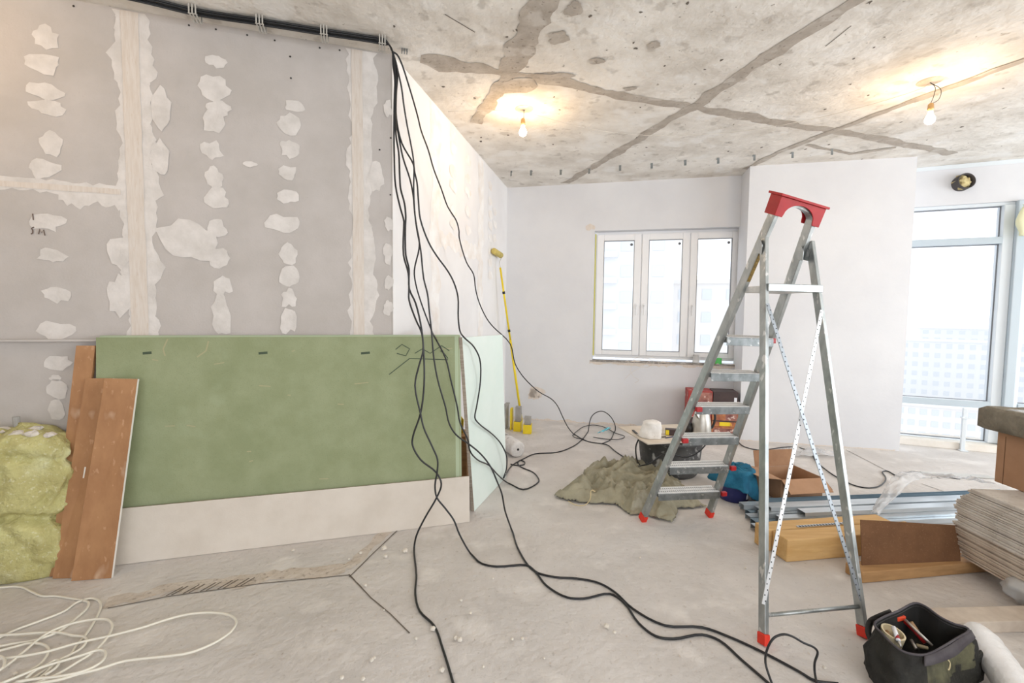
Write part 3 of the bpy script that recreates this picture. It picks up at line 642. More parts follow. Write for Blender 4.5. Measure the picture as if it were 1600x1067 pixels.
# ------------------------------------------------------------------ leaning boards on the left
def quadslab(bl, br, tr, tl, t, mb=None):
    """sheet with visible face bl,br,tr,tl (towards the viewer) and thickness t behind"""
    n = (br-bl).cross(tl-bl).normalized(); mb = mb or MB()
    v = [bl,br,tr,tl]; w_ = [p-n*t for p in v]
    mb.add(v+w_, [(0,1,2,3)]); i = mb.mi; mb.mi = 1; mb.add(v+w_, [(7,6,5,4),(0,4,5,1),(1,5,6,2),(2,6,7,3),(3,7,4,0)]); mb.mi = i
    return mb, n
def lq(L, n, z): return LC+LU*L+LN*n+ZV*z
zt = LW(400,526,.02).z
tl_ = (LW(150,527,.06)-LC).dot(LU); tr_ = (LW(717,525,.06)-LC).dot(LU)
base, topo = .155, .060
for i,(dl,dr,dz,col_) in enumerate([(0,0,0,'green_face'),(.012,.010,.008,'green_pale'),(.02,.016,.004,'green_pale'),(.0,.012,.010,'green_pale')]):
    o_ = -.0135*i
    mb, n = quadslab(lq(tl_+dl, base+o_, 0.002), lq(tr_+dr, base+o_, 0.002), lq(tr_+dr, topo+o_, zt+dz), lq(tl_+dl, topo+o_, zt+dz), .0125)
    if i == 0:
        fr0 = lq(0, base, 0.0); up_ = (lq(0,topo,zt)-fr0).normalized()
        def GP_(x, y):        # ray onto the green face
            d = ray(x,y); return CAM+d*(((fr0-CAM).dot(n))/d.dot(n))
        mb.mi = 2
        for x in (230,411,571): stroke(mb, GP_, [(x-7,552),(x+7,551)], .007, n, n*.001)
        for st in [((700,560),(694,552),(688,548)), ((618,546),(628,538),(640,545),(634,556),(620,552)), ((648,552),(660,545),(672,552),(690,540),(702,548)), ((608,585),(640,560),(700,562))]: stroke(mb, GP_, st, .0009, n, n*.001)
        mb.mi = 3
        for st in [((258,556),(255,545),(262,530)), ((308,558),(322,548),(326,533))]: stroke(mb, GP_, st, .0035, n, n*.001)
        for k in range(14): 
            x, y = R_.uniform(160,700), R_.uniform(535,760); stroke(mb, GP_, [(x,y),(x+R_.uniform(4,22),y+R_.uniform(-3,3))], .0007, n, n*.001)
        mb.mi = 4
        e0, e1_ = GP_(713,530), GP_(720,750)
        mb.add([lq(tr_-.030,base,0.002)+n*.001, lq(tr_-.004,base,0.002)+n*.001, lq(tr_-.004,topo,zt)+n*.001, lq(tr_-.030,topo,zt)+n*.001], [(0,1,2,3)])
        o = mb.build('green_board', [M['green_face'], M['board_edge'], M['ink'], M['scuff'], M['green_pale']])
        tag(o, 'large green moisture-resistant plasterboard sheet leaning on the left wall, front of its stack', 'plasterboard', 'green plasterboard sheets leaning on the left wall')
    else:
        o = mb.build('green_board', [M[col_], M['board_edge']])
        tag(o, ['','green plasterboard sheet second from the front, only its pale edges showing','green plasterboard sheet third from the front, only its edges showing','green plasterboard sheet right against the left wall, only its top edge showing'][i], 'plasterboard', 'green plasterboard sheets leaning on the left wall')
# cream strip board across their foot
sl_, sr_ = (G(120,884)-LC).dot(LU), (G(733,814)-LC).dot(LU)
s0n = .185
mb, n = quadslab(lq(sl_, s0n, .002), lq(sr_, s0n, .002), lq(sr_, s0n-.024, .318), lq(sl_, s0n-.024, .318), .0125)
tag(mb.build('plasterboard_strip', [M['paper_white'], M['board_edge']]), 'long low cream plasterboard strip standing on edge along the foot of the green sheet', 'plasterboard')
# mint board seen at a slant
mbn, mbf = G(741,799,.002), G(791,745,.002)
mtn, mtf = DY(722,527,3.24), DY(785,523,3.98)
for i in range(2):
    n_ = (mbf-mbn).cross(mtn-mbn).normalized(); sft = -n_*.0135*i+Vector((-.0,-.0,0))
    mb, n = quadslab(mbn+sft, mbf+sft, mtf+sft, mtn+sft, .0125)
    tag(mb.build('mint_board', [M['mint'], M['board_edge']]), ['pale mint plasterboard sheet standing beside the green stack, face towards the room','pale mint plasterboard sheet hidden behind another mint one, only its edge showing'][i], 'plasterboard')
# bits in the gap behind
d_ = (mbf-mbn).normalized()
b0 = G(735,760,.0)+Vector((-.12,.22,0))
mb = MB(); mb.cbox(b0+ZV*.20, Vector((.16,0,0)), Vector((0,.25,0)), ZV*.40); ob = mb.build('wooden_crate', M['timber_dark'], bev=.004)
tag(ob, 'dark wooden offcut box glimpsed in the gap between green stack and mint board', 'box')
mb = MB(); mb.tube([b0+Vector((.02,-.02,.402)), b0+Vector((.03,-.03,.52)), b0+Vector((.0,-.04,.56))], .014, 8)
tag(mb.build('hand_saw', M['yellow'], smooth=True), 'yellow tool handle poking up in the gap beside the green boards', 'tool')

# brown boards
def lean_board(bl, br, tl, tr, off_t, t, label, name='brown_board', m=('brown_board','white_edge')):
    B0, B1 = G(*bl, .003), G(*br, .003); T0, T1 = LW(*tl, off_t), LW(*tr, off_t)
    mb, n = quadslab(B0, B1, T1, T0, t)
    o = mb.build(name, [M[m[0]], M[m[1]]], bev=.0); tag(o, label, 'board', 'brown boards leaning on the left wall'); return o
lean_board((77,901),(104,899),(119,540),(149,540), .050, .018, 'tallest brown board, rearmost of three leaning beside the yellow-green sack', m=('brown_board','brown_board'))
lean_board((82,904),(122,903),(134,591),(176,591), .095, .014, 'dusty brown board leaning in the middle, partly covered by the front one')
lean_board((111,908),(174,903),(164,591),(215,592), .165, .016, 'front brown board with a white right edge, leaning over the green sheet corner')

# sack
def heap_noise(p, s, seed): return mnoise.noise(Vector((p.x*s+seed, p.y*s, p.z*s)))
sc = lq((G(20,905)-LC).dot(LU), 0, 0); SN = .135; S0_ = sc+LN*SN; cx_, cy_ = S0_.x, S0_.y
mb = MB(); NR, NA = 70, 96; vs = []
def ridge(v): return 1-abs(mnoise.noise(v))*2
for i in range(NR+1):
    t = i/NR; z = .80*t
    r = .262*(1 if t < .88 else math.sqrt(max(.0, 1-((t-.88)/.12)**2))*.8+.2)*(.93+.07*min(1, t/.06))
    waist = .13*math.exp(-((t-.42)/.05)**2)
    for j in range(NA):
        a = 2*math.pi*j/NA; ca, sa = math.cos(a), math.sin(a)
        k = 1/(abs(ca)**2.6+abs(sa)**2.6)**(1/2.6); dw = Vector((ca*1.3, sa*1.3, t*3.2)); dw = dw+Vector((mnoise.noise(dw*1.2), mnoise.noise(dw*1.2+Vector((4,4,4))), mnoise.noise(dw*1.2+Vector((8,1,2)))))*.7
        pl = math.exp(-((t-.42)/.13)**2)+.8*math.exp(-((t-.86)/.10)**2)
        wz = t+.05*mnoise.noise(Vector((ca*1.2, sa*1.2, 7)))+.05*ca
        h_ = -.050*math.exp(-((wz-.42)/.035)**2)-.022*math.exp(-((wz-.83)/.022)**2)
        h_ += .030*mnoise.noise(Vector((ca*2, sa*2, t*4)))+.020*(ridge(dw*1.3)-.5)+.011*(ridge(dw*3.0+Vector((0,0,t*5)))-.5)
        h_ += .016*pl*(ridge(Vector((ca*3+t*6, sa*3, t*15+ca*5)))-.4)+.003*mnoise.noise(Vector((ca*12, sa*12, t*30)))
        h_ *= min(1, t/.04)
        rx = r*k*.93+h_; ry = (r*k*.46)+h_*1.2; zz = z*(1+.05*mnoise.noise(Vector((ca*1.5, sa*1.5, 3))))
        if t > .97: rx, ry = r*k*.9, r*k*.4
        vs.append(S0_+LU*(ca*rx)+LN*max(-.118, sa*ry)+ZV*max(zz, .002))
mb.add(vs, [(i*NA+j, i*NA+(j+1)%NA, (i+1)*NA+(j+1)%NA, (i+1)*NA+j) for i in range(NR) for j in range(NA)]+[tuple(range(NA-1,-1,-1)), tuple(NR*NA+j for j in range(NA))])
mb.f = [tuple(reversed(f)) for f in mb.f]
tag(mb.build('rubble_sack', M['sack'], smooth=True), 'bulging yellow-green woven sack of building rubble standing beside the brown boards', 'sack')
def shard(c, s, seed, name, m, label, cat, group=None, flat=.35):
    rr = random.Random(seed); mb = MB(); pts = []
    n = 7; k = 5; vs = []
    for i in range(k):
        ph = math.pi*(i+.5)/k
        for j in range(n): a = 2*math.pi*j/n; rr_ = s*rr.uniform(.7,1.15); vs.append(c+Vector((math.cos(a)*math.sin(ph)*rr_, math.sin(a)*math.sin(ph)*rr_, math.cos(ph)*rr_*flat)))
    zmin = min(v.z for v in vs); 
    mb.add(vs, [((i+1)*n+j, (i+1)*n+(j+1)%n, i*n+(j+1)%n, i*n+j) for i in range(k-1) for j in range(n)]+[tuple(range(n)), tuple((k-1)*n+j for j in range(n-1,-1,-1))])
    return tag(mb.build(name, M[m]), label, cat, group)
TZ = Vector((cx_, cy_, .80))
SL_ = ['white plaster scrap in the sack mouth, just right of the pipe stub','large white plaster scrap on top of the sack, middle one','white plaster scrap at the right end of the sack mouth beside the boards','white plaster scrap in the sack mouth, left of the pipe stub','small white plaster scrap behind the others in the sack mouth']
for k,(dx,dy,dz,s) in enumerate([(.05,-.03,-.015,.035),(.12,-.02,-.02,.04),(.19,-.0,-.03,.03),(-.05,.0,-.01,.045),(.08,.035,-.005,.032)]):
    shard(TZ+Vector((dx,dy,dz)), s, k, 'plaster_scrap', 'scrap', SL_[k], 'scrap', 'plaster scraps in the sack mouth', .5)
pp0 = TZ+Vector((-.01,.03,.0)); mb = MB(); mb.tube([pp0+Vector((0,0,-.02)), pp0+Vector((-.005,0,.06))], .016, 12)
tag(mb.build('pipe_stub', M['grey_block'], smooth=False), 'short grey threaded pipe stub poking out of the sack top', 'pipe')

# coil of white cable on the floor
WC = lambda l, z=.006: [G(x/4, 900+y/4, z) for x,y in l]
strands = [
 [(-80,75),(0,72),(80,66),(140,72),(200,100),(270,126),(340,125),(420,136),(520,152)],
 [(-100,430),(0,382),(100,335),(250,280),(400,220),(480,165),(560,140),(610,150),(630,185),(600,265),(540,360),(480,430),(440,490),(400,520),(350,545),(260,600),(200,640),(60,680)],
 [(520,152),(552,165),(540,205),(480,260),(420,310),(360,350),(300,375),(200,405),(100,420),(0,438),(-100,450)],
 [(-100,490),(0,465),(100,440),(180,420),(260,425),(303,455),(290,500),(250,550),(180,595),(100,635),(20,665),(-60,690)],
 [(-60,370),(100,365),(240,355),(360,352),(460,372),(520,378),(540,400),(520,440),(480,470),(420,500),(380,520),(330,560),(280,610),(240,640)],
 [(-60,625),(40,560),(140,480),(240,395),(320,345),(420,305),(520,280),(620,268),(670,272),(700,305),(690,350),(640,420),(570,485),(480,540),(400,590),(300,640),(200,680)],
 [(-40,520),(80,508),(200,490),(320,465),(440,430),(540,405),(680,375),(800,345),(900,318),(1000,285),(1100,255),(1200,235),(1320,228),(1420,240),(1470,270),(1475,300),(1440,350),(1370,400),(1280,445),(1180,480),(1050,500),(900,515),(760,535),(620,580),(500,610),(380,645),(240,670),(120,690)],
 [(160,640),(220,590),(300,550),(350,525),(368,545),(340,580),(280,620)],
 [(20,665),(120,625),(260,570),(400,528),(520,492),(600,465),(645,465),(660,490),(640,530),(580,570),(500,600),(380,625),(240,640),(100,660)],
 [(-30,500),(10,505),(28,535),(10,580),(-40,600)],
]
mb = MB()
for k, s_ in enumerate(strands): mb.tube(spline(WC(s_, .006+.0025*k), 5), .0052, 8)
tag(mb.build('white_cable_coil', M['white_cable'], smooth=True), 'loose coil of white cable spread over the floor in front of the sack', 'cable')

# plaster crumbs
rr = random.Random(11)
cr = [(1038/1,0)]
spots = [(948,982,5),(960,990,3),(718,1003,5),(712,1000,4),(690,1050,5),(676,986,5),(633,864,5),(600,860,5),(602,872,4),(563,866,3),(545,875,2),(458,862,3),(581,1034,4),(585,1030,3),(567,1064,4),(534,1062,4),(571,917,3),(24,1056,4),(650,1000,3),(800,1001,3),(816,1000,3),(755,1044,3),(735,960,3),(720,940,3),(1000,873,2),(1165,889,2),(1288,1045,3),(600,955,2),(770,905,2),(850,1030,2)]
c0 = None
for k,(x,y,s) in enumerate(spots):
    p = G(x,y); r = s/FPX*(p-CAM).dot(FWD)
    if c0 is None:
        c0 = shard(Vector((p.x,p.y,r*.6)), r, 900, 'plaster_crumb', 'plaster_crumb', 'small white plaster crumb lying loose on the concrete floor', 'crumb', 'plaster crumbs on the floor', .7); r0 = r
        c0.location.z = .001
    else:
        c = c0.copy(); COL.objects.link(c); c.location = (p.x, p.y, .001); f = r/r0; c.scale = (f,f,f); c.rotation_euler = (0,0,rr.uniform(0,6))

# ------------------------------------------------------------------ the stepladder
def lerp(a, b, t): return a+(b-a)*t
FL, FR = G(1003,813), G(1107,806)
PVL, PVR = DY(1187,385,2.5), DY(1250,395,2.57)
RLf, RRf = G(1193,1008), G(1350,996)
RTL, RTR = DY(1194,372,2.47), DY(1266,378,2.54)
lroot = empty('step_ladder', (FL+FR+RLf+RRf)/4)
def zt_(A, B, z): return lerp(A, B, (z-A.z)/(B.z-A.z))
side = (PVR-PVL).normalized(); side.z = 0; side.normalize()
TZL, TZR = 2.01, 1.975
def rail(A, B, ztop, w_, t_, name, m='zinc'):
    T_ = zt_(A, B, ztop); d = (T_-A).normalized(); st = A+d*.055
    mb = MB(); mb.bar(st, T_, t_, w_, side)       # thin across, wide fore-aft
    r = mb.build(name, M[m], lroot, bev=.003)
    f = MB(); f.bar(A+d*.004, st, t_+.008, w_+.008, side); f.build('foot_cap', M['red_foot'], r, bev=.004)
    return r
rl = rail(FL, PVL, TZL, .052, .026, 'front_rail')
rail(FR, PVR, TZR, .052, .026, 'front_rail')
lab = MB(); dL = (PVL-FL).normalized(); a_, b_ = zt_(FL, PVL, 1.65), zt_(FL, PVL, 1.84)
outw = side.cross(dL).normalized(); outw = outw if outw.dot(CAM-a_) > 0 else -outw
nf = outw; e_ = nf*.0268
lab.bar(a_+nf*.0265, b_+nf*.0265, .022, .001, side)
lb = lab.build('warning_label', M['ladder_label'], rl)
mk = MB()
for k in range(9):
    p = lerp(a_, b_, .2+.075*k)+nf*.0275; s_ = side*.0075; d2 = dL*.0045
    for (u0,v0),(u1,v1) in [((-1,-1),(1,-1)),((-1,-1),(-1,1)),((-1,1),(.3,1))][:(3 if k % 2 else 2)]:
        P0, P1 = p+s_*u0+d2*v0, p+s_*u1+d2*v1; mk.bar(P0, P1, .0016, .0006, nf.cross((P1-P0).normalized()))
for t in (.03,.07,.93,.97): p = lerp(a_, b_, t)+nf*.0275; mk.bar(p-side*.011, p+side*.011, .002, .0006, dL)
mk.build('lettering', M['label_ink'], lb)
def rear(A, B, name):
    d = (B-A).normalized(); st = A+d*.05; mb = MB(); mb.bar(st, B, .022, .040, side); r = mb.build(name, M['zinc'], lroot, bev=.003)
    f = MB(); f.bar(A+d*.003, st, .029, .047, side); f.build('foot_cap', M['red_foot'], r, bev=.004); return r
rear(RLf, RTL, 'rear_leg'); rear(RRf, RTR, 'rear_leg')
# hinge plates
for (P, T_) in ((PVL, RTL), (PVR, RTR)):
    for s_ in (-1, 1):
        mb = MB(); c0_ = P+side*s_*.0165; dd = Vector((T_-P)); dd.z = 0; dd.normalize()
        fw = (-1 if dd.y < 0 else 1)
        poly = [c0_+ZV*.02+Vector((0,.02,0)), c0_+ZV*.035-Vector((0,.03,0)), (c0_-Vector((0,.055,0)))+ZV*.0, (c0_-Vector((0,.05,0)))-ZV*.05, c0_-ZV*.03+Vector((0,.015,0))]
        mb.prism(poly, side*.002*s_); mb.build('hinge_plate', M['zinc'], lroot)
# treads
zs = [.242,.452,.672,.892,1.112,1.332]
fwd_ = Vector((0,0,1)).cross(side).normalized(); fwd_ = (fwd_+ZV*.14).normalized()   # treads dip slightly towards the rear frame
fwd_p = Vector((fwd_.x, fwd_.y, 0)).normalized()
for k, z in enumerate(zs):
    A, B = zt_(FL, PVL, z-.02)+side*.013, zt_(FR, PVR, z-.03)-side*.013
    tr = MB(); tr.obox(A-fwd_*.045, B-A, fwd_*.09, ZV*.003+ZV*.022); 
    tr.obox(A-fwd_*.047-ZV*.022, B-A, fwd_*.003, ZV*.045); tr.obox(A+fwd_*.044-ZV*.022, B-A, fwd_*.003, ZV*.045)
    o = tr.build('tread', M['zinc_dark'], lroot, bev=.002)
    tp_ = MB(); n_ = 30
    tp_.obox(A-fwd_*.044+ZV*.0252, B-A, fwd_*.088, ZV*.0015); tp_.mat(1)
    for j in range(n_):
        p = lerp(A, B, (j+.5)/n_)+ZV*.0268
        for q_ in (-.024, .012): tp_.obox(p+fwd_*q_-side*.0028, side*.0056, fwd_*.014, ZV*.0004)
    tp_.build('ribbed_top', [M['tread'], M['tread_hole']], o)
    if k in (0,1): ends = [B]
    else: ends = [A] if k in (2,3) else []
    for e in ends:
        cp = MB(); s_ = 1 if e is B else 1; cp.cbox(e-fwd_*.052+ZV*.012+side*(.028 if e is B else .012), side*.04, fwd_*.022, ZV*.028); cp.build('end_cap', M['red_plastic'], o, bev=.003)
    if k == 5: cp = MB(); cp.cbox(B-fwd_*.03+ZV*.012+side*.01, side*.03, fwd_*.022, ZV*.03); cp.build('end_cap', M['red_plastic'], o, bev=.003)
# platform
z = 1.602; A, B = zt_(FL, PVL, z)+side*.012, zt_(FR, PVR, z)-side*.012
nearL, nearR = lerp(RLf, RTL, (1.60)/RTL.z), lerp(RRf, RTR, 1.60/RTR.z)
mb = MB(); mb.hexa([A-ZV*.02+fwd_p*.03, nearL-ZV*.02-side*.0-fwd_p*.01+side*.014, nearR-ZV*.02-side*.014-fwd_p*.01, B-ZV*.02+fwd_p*.03, A+fwd_p*.03+ZV*.012, nearL+side*.014+ZV*.012-fwd_p*.01, nearR-side*.014+ZV*.012-fwd_p*.01, B+fwd_p*.03+ZV*.012])
pf = mb.build('platform', M['tread'], lroot, bev=.003)
mb = MB(); mb.bar(nearL-fwd_p*.02, nearR-fwd_p*.02+side*.01, .04, .02, ZV); mb.build('platform_edge', M['zinc'], pf, bev=.003)
# braces, rung of the rear frame
def brace(p, q_, name, m, seed):
    p, q_ = Vector(p), Vector(q_); mb = MB(); d = (q_-p).normalized(); r_ = (side-d*side.dot(d)).normalized(); n_ = d.cross(r_)
    mb.bar(p, q_, .020, .003, r_); mb.mat(1); L = (q_-p).length; n2 = int(L/.024)
    if n_.dot(CAM-p) < 0: n_ = -n_
    for k in range(n2):
        c = p+d*(.012+k*.024)+r_*(.0045 if k % 2 else -.0045)+n_*.0018
        mb.obox(c-r_*.0028-d*.0028, r_*.0056, d*.0056, n_*.0004)
    mb.build(name, [M[m], M['hole']], lroot)
yb = lambda z_, A_, B_: lerp(A_, B_, z_/B_.z)
off_ = Vector((0,-.024,0))
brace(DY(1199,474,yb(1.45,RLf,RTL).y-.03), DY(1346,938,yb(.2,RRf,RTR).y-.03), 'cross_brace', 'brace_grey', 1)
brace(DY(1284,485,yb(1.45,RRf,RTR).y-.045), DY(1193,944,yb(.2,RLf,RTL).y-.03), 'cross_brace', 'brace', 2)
mb = MB(); mb.tube([yb(.115,RLf,RTL)+side*.01, yb(.125,RRf,RTR)-side*.01], .009, 10); mb.build('spreader_rung', M['zinc'], lroot, True)
# red top with the hoop beneath it
TA, TB = zt_(FL, PVL, TZL), zt_(FR, PVR, TZR)
ctr = (TA+TB)/2; dU = ((dL+(PVR-FR).normalized())/2).normalized(); W_ = (TB-TA).length
sd = (TB-TA).normalized(); nrm = sd.cross(dU).normalized(); nrm = nrm if nrm.dot(CAM-ctr) > 0 else -nrm
mb = MB(); Hh = .062; hw = W_/2+.024
poly = [(-hw,-.035),(-hw+.045,-.035)]
for k in range(13):
    a = math.pi*(1-k/12); poly.append((math.cos(a)*(hw-.05), -.02+math.sin(a)*.062))
poly += [(hw-.045,-.035),(hw,-.035),(hw+.004,Hh),(-hw-.004,Hh)]
P3 = [ctr+sd*x+dU*y for x,y in poly]
tz = 0.075
mb.prism([p+nrm*.032 for p in P3], nrm*.006); mb.prism([p-nrm*.040 for p in P3], nrm*.006)
mb.obox(ctr-sd*(hw+.004)+dU*(-.035)-nrm*.04, sd*.006, nrm*.078, dU*(Hh+.035)); mb.obox(ctr+sd*(hw-.002)+dU*(-.035)-nrm*.04, sd*.006, nrm*.078, dU*(Hh+.035))
mb.obox(ctr-sd*(hw+.014)+dU*(Hh)-nrm*.05, sd*(2*hw+.028), nrm*.098, dU*.012)
mb.build('top_cap', M['red_plastic'], lroot, bev=.002)
mb = MB(); pts = []
for k in range(17):
    a = math.pi*(1-k/16); pts.append(ctr+sd*math.cos(a)*(W_/2)+dU*(-.015+math.sin(a)*.055))
for i in range(16): mb.bar(pts[i], pts[i+1]+(pts[i+1]-pts[i])*.05, .05, .022, nrm)
mb.build('hoop', M['zinc'], lroot)
tag(lroot, 'tall silver folding stepladder with a red top cap and red feet', 'ladder')

# ------------------------------------------------------------------ things on the right : sheets, boxes, timber, profiles
rr = random.Random(5)
A, B = G(1498,868,.085), G(1595,924,.085)
dF = (B-A); dF.z = 0; dF.normalize(); dB = Vector((-dF.y, dF.x, 0)); dB = dB if dB.x > 0 else -dB
zz = .085; nsh = 33; th = .0125; first = None; Ls, Ws = 2.0, 1.2
sheet_labels = {0:'bottom sheet of the tall pile of plasterboard, resting on the timber', nsh-1:'top sheet of the tall plasterboard pile, carrying the cardboard box'}
def ordinal(n): return ['first','second','third','fourth','fifth','sixth','seventh','eighth','ninth','tenth','eleventh','twelfth','thirteenth','fourteenth','fifteenth','sixteenth','seventeenth'][n-1]
for k in range(nsh):
    t = k/(nsh-1); j1 = -.045*math.sin(t*3.0)*1.0+rr.uniform(-.014,.014)-(.0 if t < .8 else (t-.8)*-.25); j2 = rr.uniform(-.006,.010)
    mb = MB(); c = A+dF*(j1)+dB*j2; mb.obox(Vector((c.x, c.y, zz)), dF*Ls, dB*Ws, ZV*(th-.0022 if k % 6 else th-.0045)); zz += th
    o = mb.build('plasterboard_sheet', M['sheet_edge_warm' if k < 14 else 'sheet_edge'])
    if k == 0: lb_ = 'plasterboard sheet at the very bottom of the tall pile on the timber'
    elif k == nsh-1: lb_ = 'topmost plasterboard sheet of the tall pile, under the cardboard box'
    elif k < nsh/2: lb_ = 'plasterboard sheet in the tall pile by the windows, %s from the bottom' % ordinal(k+1)
    else: lb_ = 'plasterboard sheet in the tall pile by the windows, %s from the top' % ordinal(nsh-k)
    tag(o, lb_, 'plasterboard', 'piled plasterboard sheets on the right')
ztop = zz
# cardboard box on the pile
def carton(name, c, ex, ey, w_, d_, h_, z0, m='cardboard'):
    """closed carton : corner c, front along ex (w_), depth along ey (d_)"""
    r = empty(name, Vector((c.x, c.y, z0))); c = Vector((c.x, c.y, z0))
    mb = MB(); mb.obox(c, ex*w_, ey*d_, ZV*h_); bd = mb.build('carton_body', M[m], r, bev=.004); return r, c
ex, ey = dF, dB
bc = G(1553,752,ztop)
r, c = carton('cardboard_carton', bc, ex, ey, .52, .40, .0, ztop) if False else (None, None)
hb = .30
Bf = bc; 
r = empty('cardboard_carton', Vector((bc.x, bc.y, ztop)))
mb = MB(); mb.obox(Vector((bc.x,bc.y,ztop+.001)), ex*.55, ey*.42, ZV*hb); mb.build('carton_body', M['cardboard'], r, bev=.005)
mb = MB(); cc = Vector((bc.x,bc.y,ztop+.001)); nf_ = -ey
mb.obox(cc+ex*.16+ZV*.17+nf_*.0005, ex*.2, nf_*.001, ZV*.003); mb.obox(cc+ex*.33+ZV*.01+nf_*.0005, ex*.002, nf_*.001, ZV*(hb-.02)); mb.obox(cc+ex*.05+ZV*.0+nf_*.0005, ex*.002, nf_*.001, ZV*(hb-.02))
mb.build('carton_creases', M['cardboard_line'], r)
tag(r, 'closed brown cardboard carton standing on the plasterboard pile', 'box')
# grey slab on the carton
sc_ = bc-ex*.05-ey*.07; z0 = ztop+hb+.004; mb = MB(); nx, ny = 26, 22; vs = []; Wd, Dp, Ht = .66, .54, .135
def slabpt(u, v, top):
    p = Vector((sc_.x, sc_.y, z0))+ex*(u*Wd)+ey*(v*Dp); e = min(u*Wd, (1-u)*Wd, v*Dp, (1-v)*Dp); rnd = min(1, e/.022); k = math.sqrt(max(0, 1-(1-rnd)**2))
    dip = .03*max(0, min(1, (min(u*Wd, (1-u)*Wd, v*Dp, (1-v)*Dp)-.06)/.05))
    return p+ZV*((Ht*.5+(Ht*.5*(.72+.28*k) if top else -Ht*.5*(.75+.2*k)))+(.008*mnoise.noise(p*9) if top else 0)-(dip if top else 0))+(-ey)*.006*mnoise.noise(p*14)
for top in (0,1):
    for j in range(ny+1):
        for i in range(nx+1): vs.append(slabpt(i/nx, j/ny, top))
n1 = (nx+1)*(ny+1); fs = []
for j in range(ny):
    for i in range(nx):
        a = j*(nx+1)+i; fs += [(a, a+nx+1, a+nx+2, a+1), (n1+a, n1+a+1, n1+a+nx+2, n1+a+nx+1)]
for i in range(nx): fs += [(i, i+1, n1+i+1, n1+i), (ny*(nx+1)+i+1, ny*(nx+1)+i, n1+ny*(nx+1)+i, n1+ny*(nx+1)+i+1)]
for j in range(ny): a = j*(nx+1); b = a+nx; fs += [(a+nx+1, a, n1+a, n1+a+nx+1), (b, b+nx+1, n1+b+nx+1, n1+b)]
mb.add(vs, fs); tag(mb.build('grey_felt_tray', M['grey_felt'], smooth=True), 'thick grey-brown felt-covered tray lying on top of the carton', 'tray')
mb = MB()
for j in range(9):
    for i in range(13): pass
vs = [Vector((sc_.x,sc_.y,z0+Ht-.018))+ex*(.08+.52*i/14)+ey*(.08+.38*j/9)+ZV*(.012*mnoise.noise(Vector((i*.7,j*.8,3)))+.012) for j in range(10) for i in range(15)]
mb.add(vs, [(j*15+i, j*15+i+1, (j+1)*15+i+1, (j+1)*15+i) for j in range(9) for i in range(14)])
tag(mb.build('film_sheet', M['film2'], smooth=True, solid=.001), 'crumpled clear film lying in the grey tray', 'plastic film')

# timber beams
def beam(pa, pb, top_off, d_, h_, name, m, label, ext=0.0, z0=0.0, grp=None, bev=.006):
    a, b = G(*pa, z0), G(*pb, z0); u_ = (b-a).normalized(); v_ = Vector((-u_.y, u_.x, 0)); b = b+u_*ext
    mb = MB(); mb.obox(a+ZV*.001, b-a, v_*d_, ZV*h_); o = mb.build(name, M[m], bev=bev); tag(o, label, 'beam', grp); return a, b, u_, v_
a, b, u_, v_ = beam((1229,879),(1346,869), 0, .125, .135, 'timber_beam', 'timber', 'thick yellow timber beam on the floor, front one with a knot, under the ladder brace', ext=.45, grp='timber beams on the floor')
mb = MB(); a2 = a+v_*.135-u_*.03+ZV*.001; mb.obox(a2, u_*.9, v_*.11, ZV*.135); tag(mb.build('timber_beam', M['timber'], bev=.006), 'yellow timber beam lying behind the knotted one, end set slightly further out', 'beam', 'timber beams on the floor')
mb = MB(); s_ = a2+u_*.22+v_*.0+ZV*.1365; mb.obox(s_, u_*.40, v_*.022, ZV*.003); mb.mat(1)
for k in range(18): mb.obox(s_+u_*(.01+k*.021)+ZV*.0031, u_*.012, v_*.016, ZV*.0005)
tag(mb.build('slotted_strip', [M['steel_profile'], M['hole']]), 'short slotted metal strip lying on top of the timber beams', 'strip')
pa, pb, pu_, pv_ = beam((1347,912),(1540,894), 0, .11, .062, 'timber_plank', 'timber_dark', 'low brown timber plank on the floor in front of the dark cardboard offcut', ext=.12, grp='timber beams on the floor')
# supports under the pile
for (s0, lab_) in ((1.0,'timber bearer under the near half of the plasterboard pile'),):
    mb = MB(); c = A+dF*s0+dB*.05; mb.obox(Vector((c.x,c.y,.001)), dF*.09, dB*1.1, ZV*.083); tag(mb.build('timber_bearer', M['timber_dark'], bev=.004), lab_, 'beam')
# dark cardboard leaning on the beams
cA, cB = G(1352,884,.064)-Vector((0,0,0)), G(1507,877,.064)
bk = pv_*.05
q0 = pa+pu_*.012+pv_*.035+ZV*.065; q1 = q0+pu_*.56
q0 = Vector((G(1352,886,.064).x, G(1352,886,.064).y, .064))+pv_*.02; q1 = Vector((G(1507,879,.064).x, G(1507,879,.064).y, .064))+pv_*.02
t0 = DY(1345,812,q0.y+.055); t1 = DY(1500,821,q1.y+.055)
mb = MB(); n_ = (q1-q0).cross(t0-q0).normalized(); mb.mat(1); mb.prism([q0, q0.lerp(q1,.35)-ZV*.001, q1, t1, t0], -n_*.005); mb.m[0] = 1; mb.m[1] = 0; mb.m = [0]*len(mb.m)
tag(mb.build('cardboard_offcut', [M['cardboard_dark']]), 'dark brown cardboard panel standing on the plank, leaning back on the timber', 'cardboard')

